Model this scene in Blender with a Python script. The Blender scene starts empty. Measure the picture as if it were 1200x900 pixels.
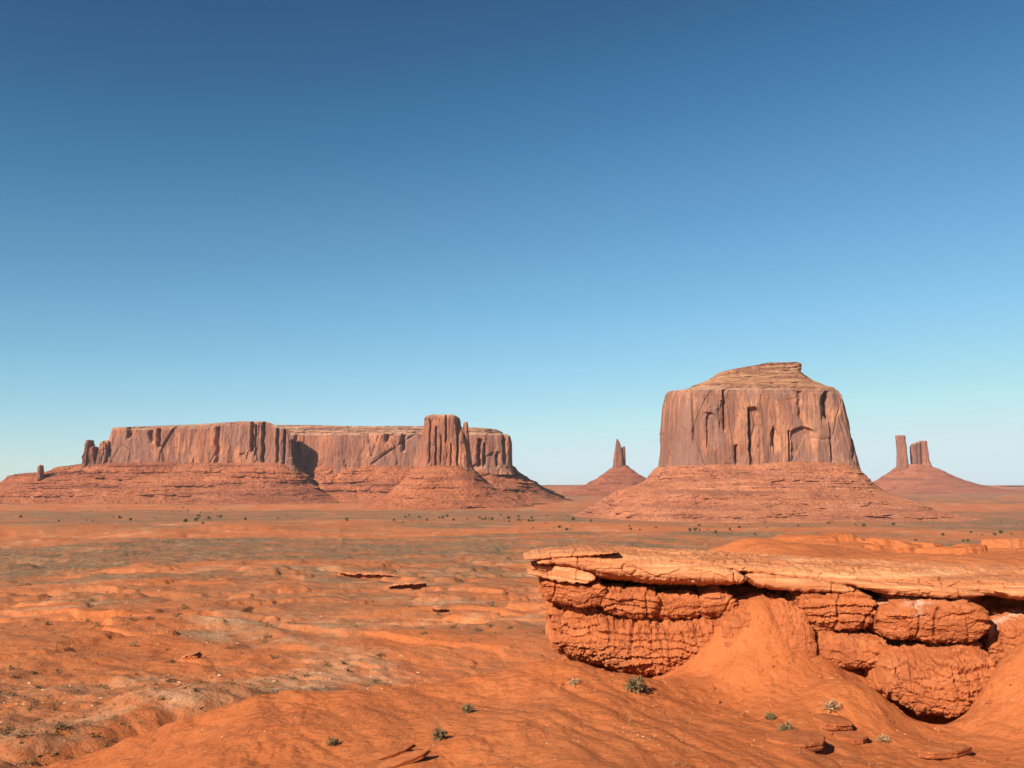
import bpy, math, random
import numpy as np

random.seed(7)
rng = np.random.default_rng(7)
S = bpy.context.scene
COL = S.collection
R = math.radians

# ---------------------------------------------------------------- camera, sky, sun, exposure
W0, H0, FPX = 1200.0, 900.0, 1150.0          # photo size and focal length in photo pixels
PITCH = math.atan((571.0 - 450.0) / FPX)
cam_d = bpy.data.cameras.new('camera')
cam_d.sensor_width = 36.0
cam_d.lens = 36.0 * FPX / W0
cam_d.clip_start = 0.1
cam_d.clip_end = 200000.0
cam = bpy.data.objects.new('camera', cam_d)
COL.objects.link(cam)
cam.location = (0, 0, 0)
cam.rotation_euler = (math.pi / 2 + PITCH, 0, 0)
S.camera = cam

SUN_EL = R(32.0)
SUN_BACK = R(42.0)                            # the sun stands behind the viewer, this far to the left
sun_vec = (-math.sin(SUN_BACK) * math.cos(SUN_EL), -math.cos(SUN_BACK) * math.cos(SUN_EL), math.sin(SUN_EL))
sun_az = math.atan2(sun_vec[0], sun_vec[1])   # clockwise from +Y
w = bpy.data.worlds.new('World')
S.world = w
w.use_nodes = True
wn = w.node_tree
bg = wn.nodes['Background']
sky = wn.nodes.new('ShaderNodeTexSky')
sky.sky_type = 'NISHITA'
sky.sun_disc = False
sky.sun_elevation = SUN_EL
sky.sun_rotation = sun_az
sky.altitude = 1700.0
sky.air_density = 1.0
sky.dust_density = 0.25
sky.ozone_density = 2.2
# one tone curve over the whole sky, for the deep blue that the photograph's rendering gives it
pre = wn.nodes.new('ShaderNodeVectorMath'); pre.operation = 'SCALE'; pre.inputs['Scale'].default_value = 0.1275
crv = wn.nodes.new('ShaderNodeRGBCurve')
for ch, pts in enumerate((((0, 0), (.06, .008), (.122, .036), (.153, .055), (.198, .10), (.347, .235), (.445, .32), (.84, .60), (1, .66)),
                          ((0, 0), (.10, .03), (.212, .117), (.258, .178), (.328, .27), (.552, .515), (.694, .63), (1, .82)),
                          ((0, 0), (.2, .08), (.392, .256), (.474, .37), (.571, .49), (.823, .75), (1, .86)))):
    cu = crv.mapping.curves[ch]
    cu.points[0].location = pts[0]; cu.points[1].location = pts[-1]
    for p in pts[1:-1]: cu.points.new(*p)
crv.mapping.extend = 'HORIZONTAL'
crv.mapping.update()
post = wn.nodes.new('ShaderNodeVectorMath'); post.operation = 'SCALE'; post.inputs['Scale'].default_value = 5.74
wn.links.new(sky.outputs[0], pre.inputs[0]); wn.links.new(pre.outputs[0], crv.inputs['Color']); wn.links.new(crv.outputs[0], post.inputs[0])
wn.links.new(post.outputs[0], bg.inputs[0])
bg.inputs[1].default_value = 0.10

sl = bpy.data.lights.new('sun', 'SUN')
sl.energy = 5.0
sl.angle = R(0.53)
sl.color = (1.0, 0.93, 0.84)
so = bpy.data.objects.new('sun', sl)
COL.objects.link(so)
from mathutils import Vector
so.rotation_euler = Vector(sun_vec).to_track_quat('Z', 'Y').to_euler()
so.location = (-200, -200, 300)

S.view_settings.view_transform = 'Standard'
S.view_settings.look = 'None'
S.view_settings.exposure = 0.8
S.view_settings.gamma = 1.0
S.view_settings.use_curve_mapping = False
S.render.engine = 'CYCLES'
S.cycles.use_denoising = True
S.cycles.max_bounces = 5
S.cycles.diffuse_bounces = 3
S.cycles.volume_bounces = 0

# ---------------------------------------------------------------- noise and helpers
_perm = rng.permutation(256).astype(np.int32)
_perm = np.concatenate([_perm, _perm, _perm])
_g3 = rng.normal(size=(256, 3)); _g3 /= np.linalg.norm(_g3, axis=1)[:, None]; _g3 = _g3.astype(np.float32)
_ga = rng.uniform(0, 2 * math.pi, 256)
_g2 = np.stack([np.cos(_ga), np.sin(_ga)], 1).astype(np.float32)

def n2(x, y, seed=0):
    x = np.asarray(x, dtype=np.float64); y = np.asarray(y, dtype=np.float64)
    xi = np.floor(x); yi = np.floor(y)
    fx = (x - xi).astype(np.float32); fy = (y - yi).astype(np.float32)
    xi = (xi.astype(np.int64) + seed * 37) & 255; yi = (yi.astype(np.int64) + seed * 91) & 255
    u = fx * fx * fx * (fx * (fx * 6 - 15) + 10); v = fy * fy * fy * (fy * (fy * 6 - 15) + 10)
    def c(ix, iy, dx, dy):
        g = _g2[_perm[_perm[(xi + ix) & 255] + ((yi + iy) & 255)]]
        return g[..., 0] * dx + g[..., 1] * dy
    a = c(0, 0, fx, fy); b = c(1, 0, fx - 1, fy); d = c(0, 1, fx, fy - 1); e = c(1, 1, fx - 1, fy - 1)
    return 1.45 * ((a + u * (b - a)) * (1 - v) + (d + u * (e - d)) * v)

def n3(x, y, z, seed=0):
    x, y, z = np.broadcast_arrays(np.asarray(x, dtype=np.float64), np.asarray(y, dtype=np.float64), np.asarray(z, dtype=np.float64))
    xi = np.floor(x); yi = np.floor(y); zi = np.floor(z)
    fx = (x - xi).astype(np.float32); fy = (y - yi).astype(np.float32); fz = (z - zi).astype(np.float32)
    xi = (xi.astype(np.int64) + seed * 37) & 255; yi = (yi.astype(np.int64) + seed * 91) & 255; zi = (zi.astype(np.int64) + seed * 53) & 255
    q = lambda t: t * t * t * (t * (t * 6 - 15) + 10)
    u, v, ww = q(fx), q(fy), q(fz)
    def c(ix, iy, iz):
        g = _g3[_perm[_perm[_perm[(xi + ix) & 255] + ((yi + iy) & 255)] + ((zi + iz) & 255)]]
        return g[..., 0] * (fx - ix) + g[..., 1] * (fy - iy) + g[..., 2] * (fz - iz)
    def lx(iy, iz):
        a = c(0, iy, iz); b = c(1, iy, iz); return a + u * (b - a)
    def ly(iz):
        a = lx(0, iz); b = lx(1, iz); return a + v * (b - a)
    a = ly(0); b = ly(1)
    return 1.5 * (a + ww * (b - a))

def fbm2(x, y, o=4, seed=0, gain=0.5):
    s = 0; a = 1.0; f = 1.0
    for k in range(o):
        s = s + a * n2(x * f, y * f, seed + k); a *= gain; f *= 2.03
    return s

def fbm3(x, y, z, o=4, seed=0, gain=0.5):
    s = 0; a = 1.0; f = 1.0
    for k in range(o):
        s = s + a * n3(x * f, y * f, z * f, seed + k); a *= gain; f *= 2.03
    return s

def cell3(x, y, z, seed=0):
    """cellular noise: (random value of the nearest cell 0..1, distance to the border between cells)"""
    x, y, z = np.broadcast_arrays(np.asarray(x, float), np.asarray(y, float), np.asarray(z, float))
    xi = np.floor(x).astype(np.int64); yi = np.floor(y).astype(np.int64); zi = np.floor(z).astype(np.int64)
    f1 = np.full(x.shape, 1e9); f2 = np.full(x.shape, 1e9); idv = np.zeros(x.shape)
    for a in (-1, 0, 1):
        for b in (-1, 0, 1):
            for c in (-1, 0, 1):
                h = _perm[_perm[_perm[(xi + a + seed * 37) & 255] + ((yi + b + seed * 11) & 255)] + ((zi + c + seed * 71) & 255)]
                j = _g3[h]
                d = (xi + a + .5 + .5 * j[..., 0] - x) ** 2 + (yi + b + .5 + .5 * j[..., 1] - y) ** 2 + (zi + c + .5 + .5 * j[..., 2] - z) ** 2
                n = d < f1
                f2 = np.where(n, f1, np.minimum(f2, d)); idv = np.where(n, h / 255.0, idv); f1 = np.where(n, d, f1)
    return idv, np.sqrt(f2) - np.sqrt(f1)

def sstep(a, b, x):
    t = np.clip((np.asarray(x, dtype=np.float64) - a) / (b - a), 0, 1)
    return t * t * (3 - 2 * t)

CP, SP = math.cos(PITCH), math.sin(PITCH)
def at(px, py, Y):
    """world point seen at photo pixel (px, py) at forward distance Y"""
    px = np.asarray(px, float); py = np.asarray(py, float)
    a = (px - 600.0) / FPX; b = (450.0 - py) / FPX
    dy = CP - b * SP; dz = SP + b * CP
    t = Y / dy
    return a * t, np.broadcast_to(np.asarray(Y, float), np.shape(t)) * 1.0, dz * t
def at1(px, py, Y):
    x, y, z = at(px, py, Y); return float(x), float(y), float(z)
def to_px(x, y, z):
    d = y * CP + z * SP; u = -y * SP + z * CP
    return 600 + FPX * x / d, 450 - FPX * u / d

def set_props(o, label=None, cat=None, group=None, kind=None):
    if label: o['label'] = label
    if cat: o['category'] = cat
    if group: o['group'] = group
    if kind: o['kind'] = kind
    return o

def mesh_obj(name, V, F, mat, parent=None, attrs=None, smooth=True, tri=False):
    V = np.asarray(V, dtype=np.float64).reshape(-1, 3)
    if parent is not None: V = V - np.array(parent.location)[None, :]     # parts are kept in their thing's own space
    V = np.ascontiguousarray(V, dtype=np.float32)
    F = np.ascontiguousarray(F, dtype=np.int32)
    k = F.shape[1]
    me = bpy.data.meshes.new(name)
    me.vertices.add(len(V)); me.vertices.foreach_set('co', V.ravel())
    me.loops.add(F.size); me.loops.foreach_set('vertex_index', F.ravel())
    me.polygons.add(len(F))
    me.polygons.foreach_set('loop_start', np.arange(0, F.size, k, dtype=np.int32))
    me.polygons.foreach_set('loop_total', np.full(len(F), k, dtype=np.int32))
    me.update(calc_edges=True)
    me.polygons.foreach_set('use_smooth', np.full(len(F), bool(smooth)))
    if attrs:
        for an, av in attrs.items():
            a = me.attributes.new(an, 'FLOAT', 'POINT')
            a.data.foreach_set('value', np.ascontiguousarray(av, dtype=np.float32).ravel())
    me.materials.append(mat)
    o = bpy.data.objects.new(name, me)
    COL.objects.link(o)
    if parent is not None: o.parent = parent
    return o

def empty(name, loc, label, cat, group=None):
    o = bpy.data.objects.new(name, None)
    o.location = loc
    COL.objects.link(o)
    return set_props(o, label, cat, group)

def grid_faces(ni, nj, wrap_i=False, flip=False):
    ii = np.arange(ni if wrap_i else ni - 1); jj = np.arange(nj - 1)
    I, J = np.meshgrid(ii, jj, indexing='ij')
    I2 = (I + 1) % ni
    a = I * nj + J; b = I2 * nj + J; c = I2 * nj + J + 1; d = I * nj + J + 1
    f = np.stack([a, b, c, d], -1).reshape(-1, 4)
    return f[:, ::-1] if flip else f

# ---------------------------------------------------------------- materials
class NT:
    def __init__(self, name):
        self.m = bpy.data.materials.new(name); self.m.use_nodes = True
        self.t = self.m.node_tree; self.b = self.t.nodes['Principled BSDF']
        self.b.inputs['Roughness'].default_value = 0.95
        self.b.inputs['Specular IOR Level'].default_value = 0.12
        g = self.t.nodes.new('ShaderNodeNewGeometry'); self.pos = g.outputs['Position']; self.nor = g.outputs['Normal']
    def node(self, t, **kw):
        n = self.t.nodes.new(t)
        for k, v in kw.items(): setattr(n, k, v)
        return n
    def link(self, a, b): self.t.links.new(a, b)
    def scaled(self, sx, sy, sz, src=None):
        n = self.node('ShaderNodeMapping'); n.inputs['Scale'].default_value = (sx, sy, sz)
        self.link(src or self.pos, n.inputs['Vector']); return n.outputs[0]
    def noise(self, scale, detail=5, rough=0.55, vec=None, dist=0.0):
        n = self.node('ShaderNodeTexNoise'); n.inputs['Scale'].default_value = scale
        n.inputs['Detail'].default_value = detail; n.inputs['Roughness'].default_value = rough; n.inputs['Distortion'].default_value = dist
        self.link(vec or self.pos, n.inputs['Vector']); return n.outputs['Fac']
    def voro(self, scale, vec=None, feature='F1', rnd=1.0):
        n = self.node('ShaderNodeTexVoronoi', feature=feature); n.inputs['Scale'].default_value = scale
        n.inputs['Randomness'].default_value = rnd
        self.link(vec or self.pos, n.inputs['Vector']); return n.outputs['Distance']
    def ramp(self, fac, stops):
        n = self.node('ShaderNodeValToRGB'); e = n.color_ramp.elements
        while len(e) < len(stops): e.new(0.5)
        for el, (p, c) in zip(e, stops):
            el.position = p; el.color = (c, c, c, 1) if isinstance(c, (int, float)) else (*c, 1)
        self.link(fac, n.inputs[0]); return n.outputs[0]
    def math(self, op, a, b=None, clamp=False):
        n = self.node('ShaderNodeMath', operation=op, use_clamp=clamp)
        for i, v in enumerate((a, b)):
            if v is None: continue
            if isinstance(v, (int, float)): n.inputs[i].default_value = v
            else: self.link(v, n.inputs[i])
        return n.outputs[0]
    def mix(self, fac, a, b, mode='MIX'):
        n = self.node('ShaderNodeMix', data_type='RGBA', blend_type=mode)
        for s, v in ((n.inputs[0], fac), (n.inputs[6], a), (n.inputs[7], b)):
            if isinstance(v, (int, float)): s.default_value = v
            elif isinstance(v, tuple): s.default_value = (*v, 1)
            else: self.link(v, s)
        return n.outputs[2]
    def attr(self, name):
        n = self.node('ShaderNodeAttribute', attribute_name=name); return n.outputs['Fac']
    def bump(self, h, strength, dist, prev=None):
        n = self.node('ShaderNodeBump'); n.inputs['Strength'].default_value = strength; n.inputs['Distance'].default_value = dist
        self.link(h, n.inputs['Height'])
        if prev is not None: self.link(prev, n.inputs['Normal'])
        return n.outputs[0]
    def done(self, col, nor=None):
        self.link(col, self.b.inputs['Base Color'])
        if nor is not None: self.link(nor, self.b.inputs['Normal'])
        return self.m

def mat_ground():
    n = NT('red_desert_soil')
    big = n.noise(0.006, 6, 0.6)
    mid = n.noise(0.06, 6, 0.65)
    fine = n.noise(0.9, 6, 0.7)
    col = n.ramp(mid, [(0.3, (0.40, 0.098, 0.026)), (0.5, (0.49, 0.130, 0.035)), (0.72, (0.54, 0.165, 0.052))])
    col = n.mix(n.ramp(big, [(0.35, 0.0), (0.7, 0.6)]), col, (0.47, 0.155, 0.06))
    col = n.mix(n.ramp(fine, [(0.3, 0.35), (0.55, 0.0)]), col, (0.30, 0.072, 0.022))
    # sandy pale ground
    pale_n = n.ramp(n.noise(0.05, 7, 0.7), [(0.45, 0.0), (0.68, 1.0)])
    col = n.mix(n.math('MULTIPLY', n.attr('pale'), pale_n), col, (0.55, 0.32, 0.17))
    # grey green ground cover, broken up at two scales
    br = n.ramp(n.noise(0.35, 6, 0.75), [(0.36, 0.3), (0.5, 1.0)])
    br2 = n.ramp(n.noise(0.03, 5, 0.7), [(0.34, 0.3), (0.5, 1.0)])
    vg = n.math('MULTIPLY', n.math('MULTIPLY', br, br2), n.attr('veg'), clamp=True)
    vcol = n.ramp(n.noise(0.2, 5, 0.7), [(0.3, (0.085, 0.062, 0.034)), (0.5, (0.155, 0.102, 0.054)), (0.7, (0.29, 0.16, 0.08))])
    col = n.mix(vg, col, vcol)
    # foreground gravel and dry litter
    nearf = n.attr('near')
    pv = n.ramp(n.voro(5.5), [(0.0, 1.0), (0.10, 1.0), (0.17, 0.0)])
    pm = n.ramp(n.noise(0.55, 4, 0.6), [(0.5, 0.0), (0.66, 1.0)])
    col = n.mix(n.math('MULTIPLY', n.math('MULTIPLY', pv, pm), nearf), col, (0.60, 0.36, 0.21))
    st = n.ramp(n.noise(1.4, 7, 0.75), [(0.3, 0.0), (0.5, 0.0), (0.8, 0.55)])
    col = n.mix(n.math('MULTIPLY', st, nearf), col, (0.55, 0.20, 0.07))
    b = n.bump(n.noise(0.05, 7, 0.72), 0.55, 3.0)
    b = n.bump(n.noise(0.25, 8, 0.7), 0.45, 0.8, b)
    b = n.bump(n.noise(2.6, 9, 0.78), 0.75, 0.2, b)
    b = n.bump(n.noise(12.0, 6, 0.75), 0.65, 0.045, b)
    return n.done(col, b)

def mat_cliff(name, scale=1.0, top=(0.45, 0.26, 0.15), tint=(1, 1, 1)):
    """massive sandstone with dark desert varnish streaks; scale is metres per unit of detail"""
    n = NT(name); k = 1.0 / scale
    c = lambda r, g, b: (r * tint[0], g * tint[1], b * tint[2])
    streak = n.noise(0.05 * k, 9, 0.7, n.scaled(1, 1, 0.09), 0.15)
    blot = n.noise(0.016 * k, 7, 0.65, n.scaled(1, 1, 0.55), 0.5)
    fine = n.noise(0.3 * k, 6, 0.7, n.scaled(1, 1, 0.3))
    col = n.ramp(blot, [(0.36, c(0.29, 0.105, 0.058)), (0.5, c(0.38, 0.145, 0.075)), (0.62, c(0.50, 0.215, 0.11))])
    col = n.mix(n.ramp(streak, [(0.49, 0.0), (0.58, 0.8)]), col, c(0.19, 0.085, 0.058))
    col = n.mix(n.ramp(streak, [(0.36, 0.7), (0.45, 0.0)]), col, c(0.52, 0.235, 0.12))
    col = n.mix(n.ramp(fine, [(0.3, 0.35), (0.55, 0.0)]), col, c(0.20, 0.075, 0.042))
    var = n.math('MULTIPLY', n.ramp(n.noise(0.013 * k, 7, 0.68, n.scaled(1, 1, 0.7), 1.0), [(0.46, 0.0), (0.56, 0.8)]), 1.0)
    col = n.mix(var, col, c(0.225, 0.112, 0.08))
    lay = n.noise(0.09 * k, 5, 0.7, n.scaled(0.05, 0.05, 1.3))
    col = n.mix(n.ramp(lay, [(0.55, 0.0), (0.72, 0.3)]), col, c(0.24, 0.085, 0.05))
    jn = n.noise(0.30 * k, 5, 0.65, n.scaled(1, 1, 0.035))
    col = n.mix(n.ramp(jn, [(0.36, 0.75), (0.44, 0.0)]), col, c(0.14, 0.055, 0.035))
    # level tops carry pale rubble
    sep = n.node('ShaderNodeSeparateXYZ'); n.link(n.nor, sep.inputs[0])
    up = n.ramp(sep.outputs[2], [(0.55, 0.0), (0.85, 1.0)])
    col = n.mix(n.math('MULTIPLY', up, 0.75), col, top)
    b = n.bump(n.noise(0.06 * k, 9, 0.75, n.scaled(1, 1, 0.3)), 0.5, 6 * scale)
    b = n.bump(jn, 0.6, 2.0 * scale, b)
    b = n.bump(n.noise(0.35 * k, 6, 0.75, n.scaled(1, 1, 0.6)), 0.6, 2.5 * scale, b)
    return n.done(col, b)

def mat_cap(name, scale=1.0, tint=(1, 1, 1)):
    n = NT(name); k = 1.0 / scale
    c = lambda r, g, b: (r * tint[0], g * tint[1], b * tint[2])
    lay = n.noise(0.13 * k, 6, 0.7, n.scaled(0.06, 0.06, 1.6), 0.3)
    mot = n.noise(0.05 * k, 7, 0.7)
    col = n.ramp(lay, [(0.38, c(0.16, 0.07, 0.048)), (0.5, c(0.31, 0.135, 0.075)), (0.62, c(0.45, 0.24, 0.13))])
    col = n.mix(n.ramp(mot, [(0.47, 0.0), (0.62, 0.55)]), col, c(0.50, 0.30, 0.17))
    sp = n.ramp(n.noise(0.5 * k, 5, 0.8), [(0.35, 0.5), (0.5, 0.0)])
    col = n.mix(sp, col, c(0.16, 0.075, 0.05))
    b = n.bump(n.noise(0.2 * k, 8, 0.75, n.scaled(0.4, 0.4, 1)), 0.8, 4 * scale)
    return n.done(col, b)

def mat_talus(name, scale=1.0, tint=(1, 1, 1)):
    n = NT(name); k = 1.0 / scale
    c = lambda r, g, b: (r * tint[0], g * tint[1], b * tint[2])
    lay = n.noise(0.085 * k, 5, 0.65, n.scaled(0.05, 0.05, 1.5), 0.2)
    mot = n.noise(0.02 * k, 7, 0.65)
    col = n.ramp(mot, [(0.3, c(0.34, 0.11, 0.05)), (0.5, c(0.42, 0.145, 0.066)), (0.7, c(0.47, 0.185, 0.095))])
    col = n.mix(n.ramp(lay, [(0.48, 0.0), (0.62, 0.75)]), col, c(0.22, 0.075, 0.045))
    sp = n.noise(0.16 * k, 7, 0.8)
    col = n.mix(n.ramp(sp, [(0.38, 0.8), (0.47, 0.0)]), col, c(0.17, 0.065, 0.042))
    col = n.mix(n.ramp(sp, [(0.56, 0.0), (0.66, 0.5)]), col, c(0.54, 0.26, 0.15))
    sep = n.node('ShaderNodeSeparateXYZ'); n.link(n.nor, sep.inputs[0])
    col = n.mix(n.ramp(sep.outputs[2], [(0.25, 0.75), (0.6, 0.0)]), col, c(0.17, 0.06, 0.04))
    b = n.bump(n.noise(0.12 * k, 9, 0.75), 0.9, 5 * scale)
    b = n.bump(n.voro(0.28 * k), 0.5, 2.0 * scale, b)
    return n.done(col, b)

def mat_slab():
    n = NT('orange_sandstone_slab')
    lay = n.noise(1.1, 7, 0.7, n.scaled(0.16, 0.22, 3.2), 0.5)
    mot = n.noise(0.35, 7, 0.65, n.scaled(0.6, 1, 1))
    col = n.ramp(lay, [(0.34, (0.33, 0.105, 0.04)), (0.5, (0.48, 0.18, 0.07)), (0.64, (0.62, 0.28, 0.125))])
    col = n.mix(n.ramp(mot, [(0.42, 0.0), (0.7, 0.75)]), col, (0.37, 0.12, 0.046))
    col = n.mix(n.ramp(n.noise(3.2, 8, 0.75, n.scaled(0.35, 0.5, 1.4)), [(0.3, 0.45), (0.5, 0.0)]), col, (0.25, 0.085, 0.038))
    b = n.bump(n.noise(2.0, 9, 0.72, n.scaled(0.3, 0.5, 1.6)), 0.65, 0.16)
    b = n.bump(n.noise(11.0, 6, 0.7), 0.5, 0.025, b)
    return n.done(col, b)

def mat_mudstone():
    n = NT('crumbly_red_mudstone')
    lay = n.noise(1.6, 6, 0.7, n.scaled(0.3, 0.3, 1.6), 0.5)
    mot = n.noise(0.8, 7, 0.7)
    col = n.ramp(lay, [(0.3, (0.34, 0.09, 0.028)), (0.5, (0.44, 0.128, 0.041)), (0.7, (0.50, 0.165, 0.06))])
    col = n.mix(n.ramp(mot, [(0.35, 0.5), (0.55, 0.0)]), col, (0.27, 0.07, 0.028))
    cr = n.ramp(n.noise(2.2, 6, 0.7), [(0.42, 0.0), (0.56, 1.0)])
    col = n.mix(n.math('MULTIPLY', n.attr('crust'), cr), col, (0.66, 0.47, 0.33))
    b = n.bump(n.noise(3.0, 9, 0.75), 0.8, 0.2)
    b = n.bump(n.noise(13.0, 6, 0.75), 0.6, 0.035, b)
    return n.done(col, b)

def mat_plain(name, a, b_, sc):
    n = NT(name)
    return n.done(n.ramp(n.noise(sc, 4, 0.6), [(0.3, a), (0.7, b_)]))

M_GROUND = mat_ground()
M_SLAB = mat_slab()
M_MUD = mat_mudstone()
M_SHRUB = mat_plain('sage_grey_twigs', (0.10, 0.068, 0.030), (0.23, 0.155, 0.07), 3.0)
M_SAGE = mat_plain('dull_sage_leaves', (0.06, 0.044, 0.02), (0.14, 0.098, 0.045), 2.0)
M_DRY = mat_plain('dry_straw_twigs', (0.26, 0.15, 0.07), (0.42, 0.27, 0.14), 3.0)
M_JUN = mat_plain('juniper_green', (0.04, 0.042, 0.020), (0.08, 0.08, 0.038), 0.5)
M_PALE = mat_plain('pale_sandstone_chips', (0.42, 0.19, 0.09), (0.60, 0.38, 0.22), 0.2)

# ---------------------------------------------------------------- ground
_D = np.array([0, 60, 80, 110, 150, 220, 300, 450, 600, 1000, 1500, 2200, 2800, 4000, 7000, 20000, 60000.0])
_Z = np.array([-21, -21, -23, -25, -26.5, -29.5, -33, -38, -41, -46, -50, -50, -46.5, -44, -43, -48, -58.0])
def base_profile(d): return np.interp(np.log(d + 20), np.log(_D + 20), _Z)

# spots read off the photograph: (px, py, forward distance)
CP_PX = [
 (100,915,38),(60,960,34),(200,872,40),(300,852,37),(300,900,32.5),(200,905,34),(500,900,30.5),(500,850,36),(430,832,39),(350,824,40.5),
 (650,900,28),(650,850,33.5),(600,818,39.5),(800,900,29),(800,850,34.5),(850,808,40.8),(1000,900,31),(1200,900,32),(1100,880,34.3),
 (1180,825,37),(960,812,38.6),(900,722,42.6),(870,706,43.8),(1000,798,39.0),(1200,748,39.6),(1165,790,38.3),(1300,760,39),
 (850,738,43.2),(908,704,43.5),(914,716,43.2),(858,718,43.7),(903,750,42.2),(890,765,41.8),(922,788,40.8),(955,802,39.8),(820,792,42.0),(975,797,39.2),(1020,806,38.6),
 (680,778,43.6),(760,794,41.6),(840,774,42.7),(1090,864,36.4),(1055,850,37.0),(1135,850,37.2),
 (90,905,42),(180,853,46),(250,836,43),(310,814,42.5),(400,809,42),(470,812,42),(530,808,42.5),(600,785,43.5),(640,770,45),
 (820,650,104),(870,641,116),(900,632,120),(940,630,122),(990,624,124),(1020,635,122),(1060,637,125),(1090,643,120),(1130,638,120),(1200,634,118),(1320,632,118),
 (820,656,92),(870,648,103),(900,640,104),(940,638,105),(990,634,106),(1020,642,105),(1060,644,106),(1090,649,105),(1130,645,104),(1200,641,104),(1320,640,104),
 (930,655,70),(1060,657,70),(1000,652,85),(1100,654,82),(1200,653,80),(900,650,85),(1320,650,80),
 (210,808,95),(150,820,92),(90,848,86),(30,882,78),(280,802,100),
]
CP_Z = [  # (px, forward distance, z)
 (400,54,-14),(250,54,-14.5),(540,53,-13),(90,60,-17.5),(90,68,-20.5),(250,64,-18.5),(250,85,-23),(400,62,-18.5),(400,85,-25),(560,60,-17.5),(560,85,-25),(640,57,-14),(650,85,-24),(720,85,-20),
 (680,46.5,-8.9),(740,44.8,-8.9),(1000,42.8,-7.7),(1090,40.2,-9.7),(1090,42.5,-8.3),(1180,41,-7.4),
 (690,50,-7.4),(760,51,-5.6),(900,50,-4.9),(1050,48,-4.7),(1200,47,-4.5),(1320,46,-4.5),
 (760,62,-8),(850,66,-5.6),(1000,64,-4.7),(1200,62,-4.5),(1320,60,-4.5),
 (870,142,-11),(930,144,-11),(1000,146,-11),(1080,146,-11),(1160,144,-11),(1250,144,-11),(900,160,-22),(1000,172,-24),(1100,168,-24),(1200,168,-24),(1320,168,-23),(740,112,-18),(660,112,-25),(800,150,-25),
 (-100,60,-16),(-100,90,-24),(0,110,-26),(60,110,-26),(0,60,-17),(200,130,-26),(400,130,-26.5),(550,130,-26.5),
]
CP_W = [(0,0,-1.75),(0,6,-2.9),(0,11,-4.6),(0,18,-6.9),(-8,8,-4.2),(8,8,-4.2),(-14,16,-7.2),(14,16,-7.2),(-22,25,-9),(24,24,-8.5),(0,-12,-1.9),(-15,-5,-3),(15,-5,-2.6),(0,-40,-3),(-40,-10,-8),(40,-10,-5),
        (-60,20,-14),(60,30,-8),(-80,60,-22),(90,80,-6)]
_pts = [at1(*p) for p in CP_PX] + [((px - 600) / FPX * Y * 1.0, Y, z) for px, Y, z in CP_Z] + list(CP_W)
for ang in np.linspace(-180, 180, 24, endpoint=False):
    for rr in (200., 300.):
        a = R(ang)
        _pts.append((rr * math.sin(a), rr * math.cos(a), float(base_profile(rr)) if abs(ang) < 100 else -12.0))
_pts = np.array(_pts)
def _phi(r2): return 0.5 * r2 * np.log(r2 + 1e-9)
_n = len(_pts)
_d2 = ((_pts[:, None, :2] - _pts[None, :, :2]) ** 2).sum(-1)
_A = np.zeros((_n + 3, _n + 3)); _A[:_n, :_n] = _phi(_d2) + np.eye(_n) * 0.03
_A[:_n, _n] = 1; _A[:_n, _n + 1:] = _pts[:, :2]; _A[_n:, :_n] = _A[:_n, _n:].T
_sol = np.linalg.solve(_A, np.concatenate([_pts[:, 2], np.zeros(3)]))
def near_height(x, y):
    out = _sol[_n] + _sol[_n + 1] * x + _sol[_n + 2] * y
    for i in range(_n):
        out = out + _sol[i] * _phi((x - _pts[i, 0]) ** 2 + (y - _pts[i, 1]) ** 2)
    return out

def ridged(x, y, seed, o=3):
    s = 0; a = 1; f = 1
    for k in range(o):
        s = s + a * (1 - 2 * np.abs(n2(x * f, y * f, seed + k))); a *= 0.5; f *= 2.1
    return s

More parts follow.
